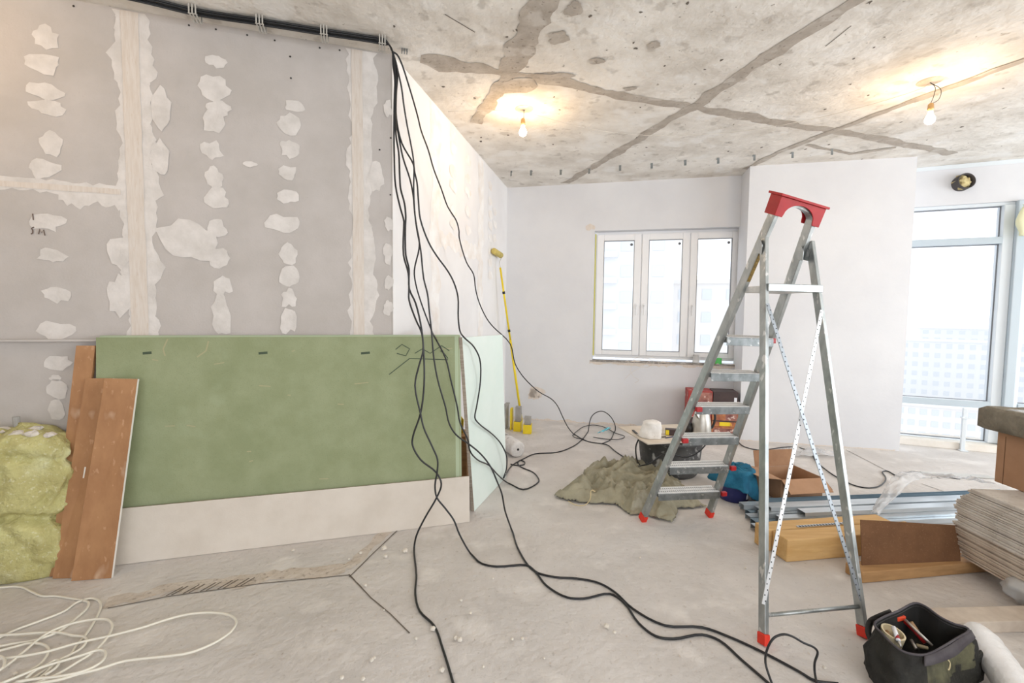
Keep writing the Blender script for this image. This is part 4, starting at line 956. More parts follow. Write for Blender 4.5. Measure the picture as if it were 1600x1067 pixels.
# steel drywall profiles
pd0, pd1 = G(1240,797,.06), G(1480,787,.06); pdir = (pd1-pd0).normalized(); pdn = Vector((-pdir.y, pdir.x, 0))
def channel(c, L, w_, h_, m, label, up=False):
    mb = MB(); t = .0012
    if up: mb.obox(c, pdir*L, pdn*w_, ZV*t); mb.obox(c, pdir*L, pdn*t, ZV*h_); mb.obox(c+pdn*(w_-t), pdir*L, pdn*t, ZV*h_)
    else: mb.obox(c+ZV*(h_-t), pdir*L, pdn*w_, ZV*t); mb.obox(c, pdir*L, pdn*t, ZV*(h_-t)); mb.obox(c+pdn*(w_-t), pdir*L, pdn*t, ZV*(h_-t))
    tag(mb.build('steel_profile', M[m]), label, 'metal profile', 'steel profiles bundled on the floor')
def cpos(x, y, z): p = G(x, y, z+.04); p.z = z; return p
prof = [((1182,825),.002,'lowest steel profile at the front left tip of the bundle','steel_profile'),
 ((1189,813),.002,'steel profile on the floor, second from the front of the bundle','steel_profile'),
 ((1200,803),.002,'steel profile on the floor, third from the front of the bundle','steel_blue'),
 ((1212,794),.002,'steel profile on the floor at the back of the bundle','steel_profile')]
fs0 = G(1182,832,.0); 
lay = []
labels_ = iter(['steel profile at the front of the bundle, bottom layer','steel profile second from the front, bottom layer of the bundle','steel profile third from the front, bottom layer of the bundle','steel profile fourth from the front, bottom layer of the bundle','steel profile at the back, bottom layer of the bundle',
  'steel profile at the front, middle layer of the bundle','steel profile second from the front, middle layer of the bundle','steel profile third from the front, middle layer of the bundle','steel profile at the back, middle layer of the bundle',
  'wide steel profile lying on top at the front of the bundle','wide steel profile lying on top in the middle of the bundle','bluish steel profile lying on top at the back of the bundle'])
for k in range(5): c = fs0+pdn*(.075*k)+pdir*(-.005+.03*k+(.02 if k % 2 else 0)); channel(Vector((c.x,c.y,.002)), 2.3, .06, .036, 'steel_profile' if k % 2 == 0 else 'steel_blue', next(labels_))
for k in range(4): c = fs0+pdn*(.03+.078*k)+pdir*(.10+[.10,.02,.05,-.02][k]); channel(Vector((c.x,c.y,.0395)), 2.2, .06, .036, 'steel_profile', next(labels_))
for k,(o_, s_, w__) in enumerate([(.035,.38,.075),(.135,.20,.09),(.27,.28,.03)]): c = fs0+pdn*o_+pdir*s_; channel(Vector((c.x,c.y,.0775)), 2.0, w__, .028, 'steel_blue' if k == 2 else 'steel_profile', next(labels_), up=(k == 2))

# perforated strip on the far floor
a, b = G(1449,742,.004), G(1556,748,.004); mb = MB(); u_ = (b-a).normalized(); v_ = Vector((-u_.y,u_.x,0)); mb.obox(a, (b-a), v_*.10, ZV*.004); mb.mat(1)
n_ = int((b-a).length/.03)
for k in range(n_):
    for j in range(3): mb.obox(a+u_*(.008+k*.03)+v_*(.012+j*.03)+ZV*.0042, u_*.014, v_*.014, ZV*.0004)
tag(mb.build('perforated_strip', [M['bracket'], M['grey_card']]), 'perforated pale metal strip lying on the far floor before the big window', 'strip')

# thin plastic film draped from the pile over the profiles
pth = [G(1366,800,.11), G(1376,786,.13), G(1392,768,.17), G(1405,750,.21), G(1418,742,.22), G(1450,741,.20), G(1490,744,.24), G(1535,750,.36)]
sp_ = spline(pth, 6); mb = MB(); vs = []; wn = 9
for i, p in enumerate(sp_):
    d = (sp_[min(i+1,len(sp_)-1)]-sp_[max(i-1,0)]).normalized(); s_ = d.cross(ZV); s_ = s_.normalized() if s_.length > .01 else Vector((1,0,0)); wd = .045+.10*min(1, i/len(sp_)*1.6)
    for j in range(wn):
        f = j/(wn-1)-.5; vs.append(p+s_*(f*wd)+ZV*(.03*mnoise.noise(Vector((i*.45, j*1.1, 2)))-.06*f*f))
mb.add(vs, [(i*wn+j, i*wn+j+1, (i+1)*wn+j+1, (i+1)*wn+j) for i in range(len(sp_)-1) for j in range(wn-1)])
tag(mb.build('plastic_film', M['film'], smooth=True, solid=.001), 'thin clear plastic film trailing from the plasterboard pile down over the steel profiles', 'plastic film')
mb = MB(); base_ = G(1590,948); vs = []; NA = 22; NR = 14
for i in range(NR+1):
    t = i/NR
    for j in range(NA):
        a = 2*math.pi*j/NA; r_ = .10*math.sin(math.pi*(.12+.8*t))*(1+.35*mnoise.noise(Vector((math.cos(a)*2, math.sin(a)*2, t*4)))); vs.append(Vector((base_.x+.075+math.cos(a)*r_*1.15, base_.y+math.sin(a)*r_*.9, .004+t*.17)))
mb.add(vs, [(i*NA+j, i*NA+(j+1)%NA, (i+1)*NA+(j+1)%NA, (i+1)*NA+j) for i in range(NR) for j in range(NA)])
tag(mb.build('clear_plastic_bag', M['film2'], smooth=True), 'crumpled clear plastic bag on the floor at the foot of the plasterboard pile', 'plastic bag')

# pale plank at the right edge
a, b = G(1462,992), G(1600,988); u_ = (b-a).normalized(); v_ = Vector((-u_.y,u_.x,0)); mb = MB(); mb.obox(a-u_*.0+ZV*.001, u_*.75, v_*.11, ZV*.055)
tag(mb.build('pale_plank', M['sheet_edge_warm'], bev=.003), 'pale dusty plank on the floor behind the tool bag, under the white foam roll', 'beam')
pl_z = .056
# white foam roll
r0 = .060; e0 = G(1524,985,.12); e1 = G(1640,1130,.10); e0.z = .115; e1.z = .060
mb = MB(); ax_ = (e1-e0).normalized(); Lr = (e1-e0).length
prof_ = [(.004,-.03),(.022,-.024),(.040,-.008),(.050,.02),(r0,.06)]+[(r0*(1+.02*math.sin(k*2.1)), .06+(Lr-.06)*k/24) for k in range(1,25)]+[(.01,Lr+.005)]
mb.lathe(e0, prof_, 40, ax_, jit=.04); tag(mb.build('foam_roll', M['foam_white'], smooth=True), 'white ribbed foam roll lying slanted over the pale plank beside the tool bag', 'roll')
# dark mat
ps = [G(1506,1004,.003), G(1530,1000,.003), G(1600,1055,.003), G(1640,1100,.003), G(1600,1110,.003), G(1545,1050,.003)]
mb = MB(); mb.prism(ps, ZV*.012); tag(mb.build('dark_foam_mat', M['foam_dark'], bev=.003), 'flat dark grey foam mat on the floor beneath the white roll', 'mat')

# ------------------------------------------------------------------ middle of the room : tub, board and what stands on it
tc_ = G(1062,747); tc_.y += .25; tcx, tcy = G(1058,752).x+.02, G(1058,752).y+.27
tr_ = empty('mortar_tub', Vector((tcx, tcy, 0)))
mb = MB(); cT = Vector((tcx,tcy,0)); TH = .335
mb.lathe(cT, [(.235,.001),(.245,.012),(.25,.03),(.27,.16),(.285,.30),(.30,.305),(.302,TH),(.288,TH),(.27,.30),(.25,.16),(.235,.035)], 40)
mb.build('tub_body', M['tub'], tr_, True)
mb = MB(); hp = [cT+Vector((-.30,-.02,.30)), cT+Vector((-.33,-.05,.24)), cT+Vector((-.325,-.10,.12)), cT+Vector((-.285,-.14,.06))]; mb.tube(spline(hp,5), .007, 8); mb.build('handle', M['black_plastic'], tr_, True)
tag(tr_, 'large black plaster-splashed mortar tub standing upright under a square board', 'tub')
bz = TH+.003
A0, A1, A3 = G(966,668,bz), G(1012,695,bz), G(1088,660,bz)
A1b = G(1112,690,bz); e1_ = (A1b-A1); 
mb = MB(); mb.prism([A0, A1, A1b, A0+e1_*1.05], ZV*.012)
tag(mb.build('square_board', M['plywood'], bev=.002), 'pale square board laid as a table top on the black tub', 'board')
BT = bz+.0135
# plaster-caked lump
c = G(1021,686,BT)+Vector((0,.06,0)); mb = MB(); vs = []; NR, NA = 16, 26
for i in range(NR+1):
    t = i/NR; r_ = (.088-.022*t**2)*(1 if t < .88 else math.sqrt(max(0,1-((t-.88)/.12)**2))*.6+.4*(1-(t-.88)/.12)+.02)
    for j in range(NA):
        a = 2*math.pi*j/NA; f = 1+.22*mnoise.noise(Vector((math.cos(a)*1.5, math.sin(a)*1.5, t*2)))+.05*mnoise.noise(Vector((math.cos(a)*5, math.sin(a)*5, t*8)))
        vs.append(Vector((c.x+math.cos(a)*r_*f*1.15, c.y+math.sin(a)*r_*f*.8, BT+.001+t*.155*(1+.10*mnoise.noise(Vector((math.cos(a)*2,math.sin(a)*2,1)))))))
mb.add(vs, [(i*NA+j, i*NA+(j+1)%NA, (i+1)*NA+(j+1)%NA, (i+1)*NA+j) for i in range(NR) for j in range(NA)]+[tuple(range(NA-1,-1,-1)), tuple(NR*NA+j for j in range(NA))])
tag(mb.build('plaster_bag', M['plaster_white'], smooth=True), 'small white crumpled bag caked with plaster, standing on the square board', 'bag')
# utensils
def knife(x0,y0,x1,y1,m1,m2,label,name,cat,r1=.006,frac=.45):
    a, b = G(x0,y0,BT+.006), G(x1,y1,BT+.006); t = empty(name, Vector((a.x,a.y,BT))); m_ = a.lerp(b, frac)
    mb = MB(); mb.bar(a, m_, .02, .008, (b-a).cross(ZV)); mb.build('handle', M[m2], t, bev=.002)
    mb = MB(); mb.bar(m_, b, .013, .0015, (b-a).cross(ZV)); mb.build('blade', M[m1], t); tag(t, label, cat)
knife(989,672,998,680,'silver','black_plastic','putty knife with a dark handle lying near the left corner of the board','putty_knife','knife',frac=.7)
for (x0,y0,x1,y1,m_,lb_,r_) in [(1004,681,1016,685,'wood_handle','thin brown pencil lying in front of the plaster-caked bag','.004'),(1031,683,1041,682,'label_ink','dark marker lying on the board right of the plaster-caked bag',''),(1040,684,1052,682,'blue_bucket','dark blue pen lying on the board close to the ladder rail','')]:
    a, b = G(x0,y0,BT+.005), G(x1,y1,BT+.005); tag(MB().tube([a,a.lerp(b,.9),b], [.0045,.0045,.0015], 8).build('pencil', M[m_], smooth=True), lb_, 'pencil')
c = G(1040,680,BT); mb = MB(); mb.obox(Vector((c.x,c.y,BT+.001)), U*.10, -N*.06, ZV*.055); mb.mat(1); mb.obox(Vector((c.x,c.y,BT+.004))+N*.0008, U*.03, -N*.001, ZV*.045)
tag(mb.build('screw_box', [M['box_black'], M['yellow']], bev=.002), 'small dark box with a yellow end panel on the square board', 'box')
c = G(1056,688,BT); mb = MB(); mb.tube([Vector((c.x,c.y,BT+.017)), Vector((c.x+.10,c.y+.03,BT+.017))], .015, 12); tag(mb.build('red_screwdriver', M['red_plastic'], smooth=True), 'red tool handle lying on the board beside the dark box', 'tool')
# kettle
kc = G(1097,678,BT)+Vector((0,.02,0)); kr = empty('kettle', Vector((kc.x,kc.y,BT)))
mb = MB(); mb.lathe(kc, [(.082,.001),(.086,.012),(.086,.03),(.080,.12),(.066,.19),(.058,.205),(.02,.212)], 32); mb.build('kettle_body', M['kettle'], kr, True)
mb = MB(); mb.prism([kc+Vector((-.055,-.03,.205)), kc+Vector((-.095,-.05,.20)), kc+Vector((-.06,-.04,.15))], Vector((.01,-.03,0))); mb.build('spout', M['kettle'], kr, bev=.003)
mb = MB(); mb.tube(spline([kc+Vector((.05,0,.20)), kc+Vector((.11,0,.20)), kc+Vector((.125,0,.14)), kc+Vector((.10,0,.06)), kc+Vector((.084,0,.05))],4), .011, 8); mb.build('handle', M['black_plastic'], kr, True)
mb = MB(); mb.lathe(kc, [(.012,.212),(.016,.216),(.016,.232),(.004,.236)], 16); mb.build('lid_knob', M['black_plastic'], kr, True)
tag(kr, 'brushed metal kettle standing at the back of the square board', 'kettle')
c = G(1074,676,BT); mb = MB(); mb.lathe(Vector((c.x,c.y+.02,BT)), [(.038,.001),(.05,.02),(.055,.05),(.045,.085),(.02,.10)], 18, jit=.5); tag(mb.build('black_power_plug', M['black_plastic'], smooth=True), 'small black lump of plastic standing left of the kettle', 'gadget')

# product boxes stacked by the window wall
def pbox(x0, x1, off, z0, h_, d_, mf, label, parts=()):
    p0, p1 = PL(x0, 660, off), PL(x1, 660, off); u0, u1 = (p0-CO).dot(U), (p1-CO).dot(U)
    r_ = empty('product_box', q((u0+u1)/2, z0, off-d_/2)); mb = MB(); mb.obox(q(u0,z0+.001,off), U*(u1-u0), -N*d_, ZV*(h_-.002)); mb.build('carton', M[mf], r_, bev=.003)
    for (a0,a1,b0,b1,mm) in parts:
        mb = MB(); mb.obox(q(u0+(u1-u0)*a0, z0+h_*b0, off+.0006), U*((u1-u0)*(a1-a0)), -N*.0015, ZV*(h_*(b1-b0))); mb.build('printed_panel', M[mm], r_)
    return tag(r_, label, 'box', 'product boxes stacked against the wall'), u0, u1
OB = .42
zB = [PL(1130,690,OB).z]
zb0 = 0.0; ht = [PL(1130,646,OB).z, PL(1130,612,OB).z]
h1 = ht[0]/2
pbox(1112,1153,OB,.0,h1,.26,'box_orange','printed box at the bottom right of the stack by the wall, lowest behind the ladder',[(.06,.94,.1,.9,'box_photo')])
pbox(1112,1153,OB,h1,h1,.26,'box_orange','orange and brown printed box with a dark stripe, directly under the black box',[(.04,.5,.5,.97,'box_orange'),(.52,.97,.5,.97,'box_photo'),(.02,.98,.38,.48,'box_black'),(.3,.7,.08,.36,'yellow')])
pbox(1113,1152,OB,ht[0],ht[1]-ht[0],.26,'box_black','black printed box with a small white round mark, top right of the stack',[(.84,.95,.45,.75,'white_label')])
pbox(1073,1111,OB+.0,.0,h1,.28,'box_red','red printed box at the bottom left of the stack, behind the kettle',[])
pbox(1073,1111,OB+.0,h1,h1,.28,'box_red','dark red printed box, middle left of the stack against the wall',[(.1,.5,.1,.6,'box_black')])
pbox(1074,1112,OB+.0,ht[0],ht[1]-ht[0]-.005,.28,'box_red','red box with a pale photo panel, top left of the stack',[(.42,.98,.06,.94,'box_photo'),(.08,.34,.45,.8,'orange_red')])

# tarpaulin heap
def cloth(name, outline, hmax, seed, m, label, cat, res=.022, freq=3.2):
    P = [G(*p) for p in outline]; xs = [p.x for p in P]; ys = [p.y for p in P]
    def inside(x, y):
        c = False
        for i in range(len(P)):
            a, b = P[i], P[i-1]
            if (a.y > y) != (b.y > y) and x < (b.x-a.x)*(y-a.y)/(b.y-a.y)+a.x: c = not c
        return c
    def dist(x, y):
        d = 9
        for i in range(len(P)):
            a, b = P[i], P[i-1]; ab = b-a; t = max(0, min(1, ((x-a.x)*ab.x+(y-a.y)*ab.y)/max(1e-9, ab.x**2+ab.y**2))); d = min(d, math.hypot(x-a.x-ab.x*t, y-a.y-ab.y*t))
        return d
    idx = {}; vs = []; fs = []
    nx = int((max(xs)-min(xs))/res)+2; ny = int((max(ys)-min(ys))/res)+2
    for j in range(ny+1):
        for i in range(nx+1):
            x, y = min(xs)+(i-.5)*res, min(ys)+(j-.5)*res
            if inside(x, y) or dist(x, y) < res*.55:
                d = dist(x, y); m_ = min(1, d/.16)**.7; v = Vector((x*freq+seed, y*freq*1.25, seed))
                w_ = v+Vector((mnoise.noise(v*.7), mnoise.noise(v*.7+Vector((5,5,5))), 0))*.9
                f = (1-abs(mnoise.noise(w_*1.0))*2.2); f = max(0, f)**1.1; f2 = (1-abs(mnoise.noise(w_*2.1+Vector((3,1,0))))*2.4)
                z = .010+hmax*m_*(.50*f+.24*max(0, f2)+.40*(mnoise.noise(v*.35)+.25)); idx[(i,j)] = len(vs); vs.append(Vector((x+.02*mnoise.noise(w_*1.7), y+.02*mnoise.noise(w_*1.5+Vector((9,0,0))), max(.007, z))))
    for j in range(ny):
        for i in range(nx):
            k_ = [(i,j),(i+1,j),(i+1,j+1),(i,j+1)]
            if all(k in idx for k in k_): fs.append(tuple(idx[k] for k in k_))
    mb = MB(); mb.add(vs, fs); return tag(mb.build(name, M[m], smooth=True, solid=.006), label, cat)
cloth('tarpaulin', [(866,778),(884,764),(915,755),(912,738),(925,730),(950,733),(975,726),(1000,733),(1046,737),(1062,752),(1072,768),(1062,780),(1105,793),(1060,797),(1050,819),(1008,806),(985,806),(960,790),(905,787)], .20, 3.3, 'tarp', 'crumpled olive-grey tarpaulin heaped on the floor at the foot of the stepladder', 'cloth', .012, 5.2)
mb = MB(); mb.tube(spline([G(888,783,.03),G(900,789,.02),G(914,789,.03),G(922,780,.06),G(924,766,.11),G(930,768,.10)],5), .004, 6); tag(mb.build('drawstring', M['rope'], smooth=True), 'pale drawstring lying over the left end of the tarpaulin', 'cord')

# blue bucket with cloth
bc_ = G(1158,789)+Vector((.0,.125,0)); br_ = empty('blue_bucket', Vector((bc_.x,bc_.y,0)))
mb = MB(); mb.lathe(bc_, [(.10,.001),(.104,.01),(.125,.21),(.132,.215),(.132,.232),(.120,.232),(.100,.02)], 32); mb.build('bucket_body', M['blue_bucket'], br_, True)
mb = MB(); vs = []
for j in range(7):
    for i in range(9):
        a = math.radians(-62+i*5.5); r_ = .1055+.0215*(.03+.17*j/6)/.21+.001; vs.append(bc_+Vector((math.cos(a)*r_, math.sin(a)*r_, .03+.15*j/6)))
mb.add(vs, [(j*9+i, j*9+i+1, (j+1)*9+i+1, (j+1)*9+i) for j in range(6) for i in range(8)]); mb.build('paper_label', M['white_label'], br_, True, solid=.0006)
tag(br_, 'dark blue plastic bucket half covered by a teal cloth beside the ladder foot', 'bucket')
mb = MB(); vs = []; NR, NA = 22, 60
for i in range(NR+1):
    t = i/NR
    for j in range(NA):
        a = 2*math.pi*j/NA; q_ = Vector((math.cos(a)*1.8, math.sin(a)*1.8, t*2)); 
        if t < .45: r_ = .142*t/.45; z = .265+.02*mnoise.noise(q_*2)-.02*t
        else:
            # drape length varies: long on the right, short at front-left
            side_ = (math.cos(a-math.radians(-15))+1)/2; dl = .05+.20*side_**2*1.0+.06*max(0, math.cos(a-math.radians(190)))
            s_ = (t-.45)/.55; r_ = .142+.035*s_+.022*s_*math.sin(a*7+mnoise.noise(q_)*3); z = .255-dl*s_**.8+.012*mnoise.noise(q_*3)
        r_ *= 1+.08*mnoise.noise(q_*1.4); vs.append(Vector((bc_.x+math.cos(a)*r_, bc_.y+math.sin(a)*r_, max(.012, z+.03*(1-t)*mnoise.noise(q_*2.5)))))
mb.add(vs, [(i*NA+j, i*NA+(j+1)%NA, (i+1)*NA+(j+1)%NA, (i+1)*NA+j) for i in range(NR) for j in range(NA)])
tag(mb.build('teal_cloth', M['blue_cloth'], smooth=True, solid=.004), 'teal blue cloth bunched over the dark blue bucket', 'cloth')

# open cardboard box
f0, f1 = G(1219,792), G(1284,788); ex = (f1-f0).normalized(); ex.z = 0; ey = Vector((-ex.y, ex.x, 0)); wX = (f1-f0).length; dY = .30; hZ = .21; t_ = .004
r = empty('open_carton', (f0+f1)/2)
mb = MB(); o = f0+ZV*.001
mb.obox(o, ex*wX, ey*t_, ZV*hZ); mb.obox(o+ey*(dY-t_), ex*wX, ey*t_, ZV*hZ); mb.obox(o+ey*t_, ex*t_, ey*(dY-2*t_), ZV*hZ); mb.obox(o+ex*(wX-t_)+ey*t_, ex*t_, ey*(dY-2*t_), ZV*hZ); mb.obox(o+ex*t_+ey*t_, ex*(wX-2*t_), ey*(dY-2*t_), ZV*t_)
mb.build('carton_body', M['cardboard'], r)
def flap(p0, p1, d, m_='cardboard_in'):
    n_ = (p1-p0).cross(d).normalized(); mb = MB(); mb.obox(p0, p1-p0, d, n_*t_); mb.build('flap', M[m_], r)
tpz = ZV*(hZ+.001)
flap(o+tpz-ey*.002, o+ex*wX+tpz-ey*.002, -ey*.10-ZV*.075, 'cardboard')
flap(o+tpz+ey*dY, o+ex*wX+tpz+ey*dY, ey*.03+ZV*.13)
flap(o+tpz, o+ey*dY+tpz, -ex*.19+ZV*.03-ey*.02, 'cardboard')
flap(o+tpz+ex*wX, o+ey*dY+tpz+ex*wX, ex*.09-ZV*.10, 'cardboard_in')
tag(r, 'open empty cardboard box with all flaps spread, behind the steel profiles', 'box')
mb = MB(); vs = []; c_ = f0-ex*.07+ey*.02
for j in range(8):
    for i in range(8): vs.append(c_+ex*(.16*i/7-.08)+ey*(.14*j/7)+ZV*(.012+.05*max(0, .5+mnoise.noise(Vector((i*.7,j*.7,8))))))
mb.add(vs, [(j*8+i, j*8+i+1, (j+1)*8+i+1, (j+1)*8+i) for j in range(7) for i in range(7)]); 
tag(mb.build('film_scrap', M['film2'], smooth=True, solid=.001), 'small crumple of clear film on the floor between the bucket and the open box', 'plastic film')
mb = MB(); c_ = G(1268,716); vs = []
for j in range(8):
    for i in range(12): vs.append(c_+Vector((.5*i/11-.2, .25*j/7, .010+.06*max(0, .4+mnoise.noise(Vector((i*.6,j*.7,18)))))))
mb.add(vs, [(j*12+i, j*12+i+1, (j+1)*12+i+1, (j+1)*12+i) for j in range(7) for i in range(11)])
tag(mb.build('film_scrap', M['film'], smooth=True, solid=.001), 'wide crumple of clear film on the floor behind the open box', 'plastic film')

# rag by the cable loops
c_ = G(944,677,.0); mb = MB(); vs = []
for j in range(7):
    for i in range(9): u0, v0 = i/8-.5, j/6-.5; vs.append(c_+Vector((.17*u0+.05*v0, .05*v0-.12*u0*0, 0))+Vector((0,.22*u0,0))+ZV*(.024+.035*max(0, .4+mnoise.noise(Vector((i*.8,j*.9,28))))))
mb.add(vs, [(j*9+i, j*9+i+1, (j+1)*9+i+1, (j+1)*9+i) for j in range(6) for i in range(8)])
tag(mb.build('blue_rag', M['aqua'], smooth=True, solid=.004), 'light blue rag lying among the cable loops near the back wall', 'cloth')

# wrapped roll lying behind the mint board
e1 = G(809,715,0); e1.z = .085; dirr = Vector((-.42,.91,0)).normalized(); Lr = .62
rr_ = empty('wrapped_roll', Vector((e1.x,e1.y,0))); mb = MB(); R0 = .082
mb.lathe(e1, [(.014,-.004),(.06,-.002),(R0-.006,.002),(R0,.01),(R0+.001,.3),(R0,Lr-.01),(R0-.01,Lr)], 32, dirr, jit=.06); mb.build('roll_body', M['wrap'], rr_, True)
mb = MB(); mb.lathe(e1-dirr*.008, [(.012,0),(.012,.01)], 14, dirr); mb.build('core', M['black_plastic'], rr_, True)
mb = MB(); mb.lathe(e1+dirr*.25, [(R0+.002,0),(R0+.002,.07)], 32, dirr, cap=False, jit=.06); mb.build('band', M['grey_block'], rr_, True)
tag(rr_, 'long roll in white plastic wrap on the floor, end poking out past the mint board', 'roll')

# yellow-shod blocks in the corner and paint roller
def ublock(c, w_, d_, h_, hy, label, ang=0.0, m='grey_block'):
    u = (U*math.cos(ang)+N*math.sin(ang)); v = Vector((-u.y,u.x,0)); t = empty('mitre_tray', Vector((c.x,c.y,0)))
    mb = MB(); mb.obox(c+ZV*.001, u*w_, v*d_, ZV*.012); mb.obox(c+ZV*.013, u*.008, v*d_, ZV*(hy-.012)); mb.obox(c+u*(w_-.008)+ZV*.013, u*.008, v*d_, ZV*(hy-.012)); mb.obox(c+u*.008+ZV*.013, u*(w_-.016), v*.008, ZV*(hy-.012)); mb.build('tray_base', M['yellow'], t, bev=.002)
    mb = MB(); mb.obox(c+u*.010+v*(d_*.45)+ZV*.014, u*(w_-.02), v*(d_*.5), ZV*(h_-.014)); mb.build('upright_block', M[m], t, bev=.003); tag(t, label, 'tool tray', 'yellow and grey trays in the corner')
ublock(G(817,678), .10, .12, .20, .11, 'yellow and grey tray in the room corner, the nearer lower one', -.1)
ublock(G(802,674), .09, .12, .30, .12, 'yellow and grey tray in the room corner, taller one against the dark block', 0)
mb = MB(); c_ = G(800,672)-U*.028; mb.obox(c_+ZV*.001, U*.022, -N*.09, ZV*.27); tag(mb.build('yellow_slat', M['yellow'], bev=.002), 'upright yellow slat between the dark tool case and the trays', 'slat')
mb = MB(); c_ = G(796,671)-U*.085; mb.obox(c_+ZV*.001, U*.045, -N*.14, ZV*.29); mb.obox(c_+ZV*.292, U*.05, -N*.16, ZV*.02); tag(mb.build('grey_case', M['grey_block'], bev=.004), 'tall grey-brown case with a flat top standing in the room corner', 'case')
pb_ = PL(814.5,655,.28); pb_ = G(815,660); pb_ = Vector((pb_.x, pb_.y, .02)); 
top_ = W2(780.5,410,.06)
rt_ = empty('paint_roller', Vector((pb_.x,pb_.y,0)))
pt = top_.lerp(pb_, .03)
mb = MB(); mb.tube([pb_, pb_.lerp(pt,.55)], .015, 12); mb.tube([pb_.lerp(pt,.55), pt], .012, 12); mb.build('pole', M['yellow'], rt_, True)
for f in (.60,.84,.05):
    a = pb_.lerp(pt, f); mb = MB(); mb.tube([a, a+(pt-pb_).normalized()*.03], .0175, 12); mb.build('collar', M['black_plastic'], rt_, True)
nk = [top_, W2(781,402,.10), W2(780,396,.09), W2(776,394,.08)]
rc0, rc1 = W2(771.5,392,.045), W2(782.5,399,.05)
mb = MB(); mb.tube(spline([pt, top_, W2(782.5,405,.06), W2(784,401,.055), rc1], 4), .004, 8); mb.build('wire_frame', M['silver'], rt_, True)
mb = MB(); dd = (rc1-rc0).normalized(); mb.lathe(rc0, [(.03,-.0),(.036,.008),(.036,(rc1-rc0).length-.005),(.028,(rc1-rc0).length)], 20, dd); mb.build('roller_sleeve', M['roller_nap'], rt_, True)
tag(rt_, 'paint roller on a long yellow pole leaning in the far room corner', 'paint roller')

# window sill odds and ends
sz_ = wo[2]+.005
def sp(x, y, o=-.04): p = PL(x, y, o); return Vector((p.x, p.y, sz_))
c_ = sp(1087,568); jr = empty('glass_jar', c_); mb = MB(); mb.lathe(c_, [(.036,.001),(.040,.01),(.040,.07),(.034,.085),(.034,.098)], 24); mb.build('jar_body', M['jar'], jr, True)
mb = MB(); mb.lathe(c_, [(.036,.0985),(.036,.108),(.006,.11)], 24); mb.build('lid', M['grey_card'], jr, True); tag(jr, 'small cloudy jar with a pale lid on the windowsill', 'jar')
c_ = sp(1122,566,-.05); mb = MB(); mb.lathe(c_, [(.040,.001),(.042,.004),(.042,.07),(.040,.074),(.028,.074),(.028,.002)], 28); tag(mb.build('green_tape_roll', M['green_roll'], smooth=False, bev=.001), 'bright green roll of tape on the windowsill behind the ladder', 'tape')
c_ = sp(1108,570,-.03); mb = MB(); mb.obox(c_+ZV*.001, U*.07, -N*.05, ZV*.03); tag(mb.build('brown_packet', M['box_orange'], bev=.003), 'small brown packet on the windowsill left of the green roll', 'packet')
c_ = sp(1132,571,.0); mb = MB(); mb.prism([c_+ZV*.001, c_+U*.12+ZV*.001, c_+U*.10-N*.09+ZV*.001, c_-U*.02-N*.08+ZV*.001], ZV*.004); tag(mb.build('paper_sheet', M['white_label']), 'white sheet of paper lying on the right end of the windowsill', 'paper')
c_ = sp(1046,566,-.02); 
def wob(pts, r_=.0022): return spline([PL(x,y,o) for x,y,o in pts], 5)
mb = MB(); mb.tube(wob([(940,566,.016),(965,568,.02),(990,565,.03),(1010,560,.04),(1022,566,.05),(1010,574,.05),(995,570,.05),(990,562,.05),(1003,557,.05),(1025,560,.04),(1030,570,.03)]), .0022, 6)
mb.tube(wob([(1012,566,.02),(1000,575,.04),(990,580,.05),(978,590,.05),(975,594,.05)]), .002, 6); mb.tube(wob([(990,566,.02),(985,578,.05),(990,588,.06),(998,594,.06),(992,598,.05)]), .002, 6)
tag(mb.build('loose_wire', M['scrap'], smooth=True), 'tangle of thin pale wire hanging over the windowsill edge', 'wire')

# bag hung in the top of the glazing
c_ = GZ(1602,345,.14); mb = MB(); vs = []
for i in range(9):
    for j in range(14): a = 2*math.pi*j/14; t = i/8; r_ = .03+.055*math.sin(math.pi*min(1,t*1.1)*.9); vs.append(c_+Vector((math.cos(a)*r_*(1+.2*mnoise.noise(Vector((a,t*3,1)))), math.sin(a)*r_*.6, .15-.30*t)))
mb.add(vs, [((i+1)*14+j, (i+1)*14+(j+1)%14, i*14+(j+1)%14, i*14+j) for i in range(8) for j in range(14)]+[tuple(range(14)), tuple(112+j for j in range(13,-1,-1))])
M['pale_yellow'] = mat('pale_yellow', (232,232,196), rough=.7)
mb.tube([c_+ZV*.15, c_+ZV*.15-GN*.06+ZV*.03], .004, 6)
tag(mb.build('cloth_bundle', M['pale_yellow'], smooth=True), 'pale yellow bundle hung at the top of the grey upright by the big window', 'bundle')

# ------------------------------------------------------------------ tool bag
rimz = .225
rimpx = [(1366,976),(1380,965),(1404,955),(1428,943),(1446,948),(1468,964),(1490,975),(1508,980),(1513,987),(1495,998),(1472,1012),(1452,1022),(1436,1024),(1415,1020),(1398,1010),(1380,992)]
rimz_ = [.215,.225,.235,.245,.245,.235,.225,.225,.22,.215,.21,.205,.20,.20,.205,.21]
RM = [G(x,y,z) for (x,y),z in zip(rimpx, rimz_)]
ctr = sum(RM, Vector())/len(RM); ctr.z = 0
tb = empty('tool_bag', ctr)
SP = []
for i in range(len(RM)):
    p0,p1,p2,p3 = RM[i-1],RM[i],RM[(i+1)%len(RM)],RM[(i+2)%len(RM)]
    for k in range(4):
        t = k/4; SP.append(.5*((2*p1)+(p2-p0)*t+(2*p0-5*p1+4*p2-p3)*t*t+(3*p1-p0-3*p2+p3)*t**3))
NS = len(SP)
bx0 = (G(1508,980,.2)-G(1366,976,.2)); 
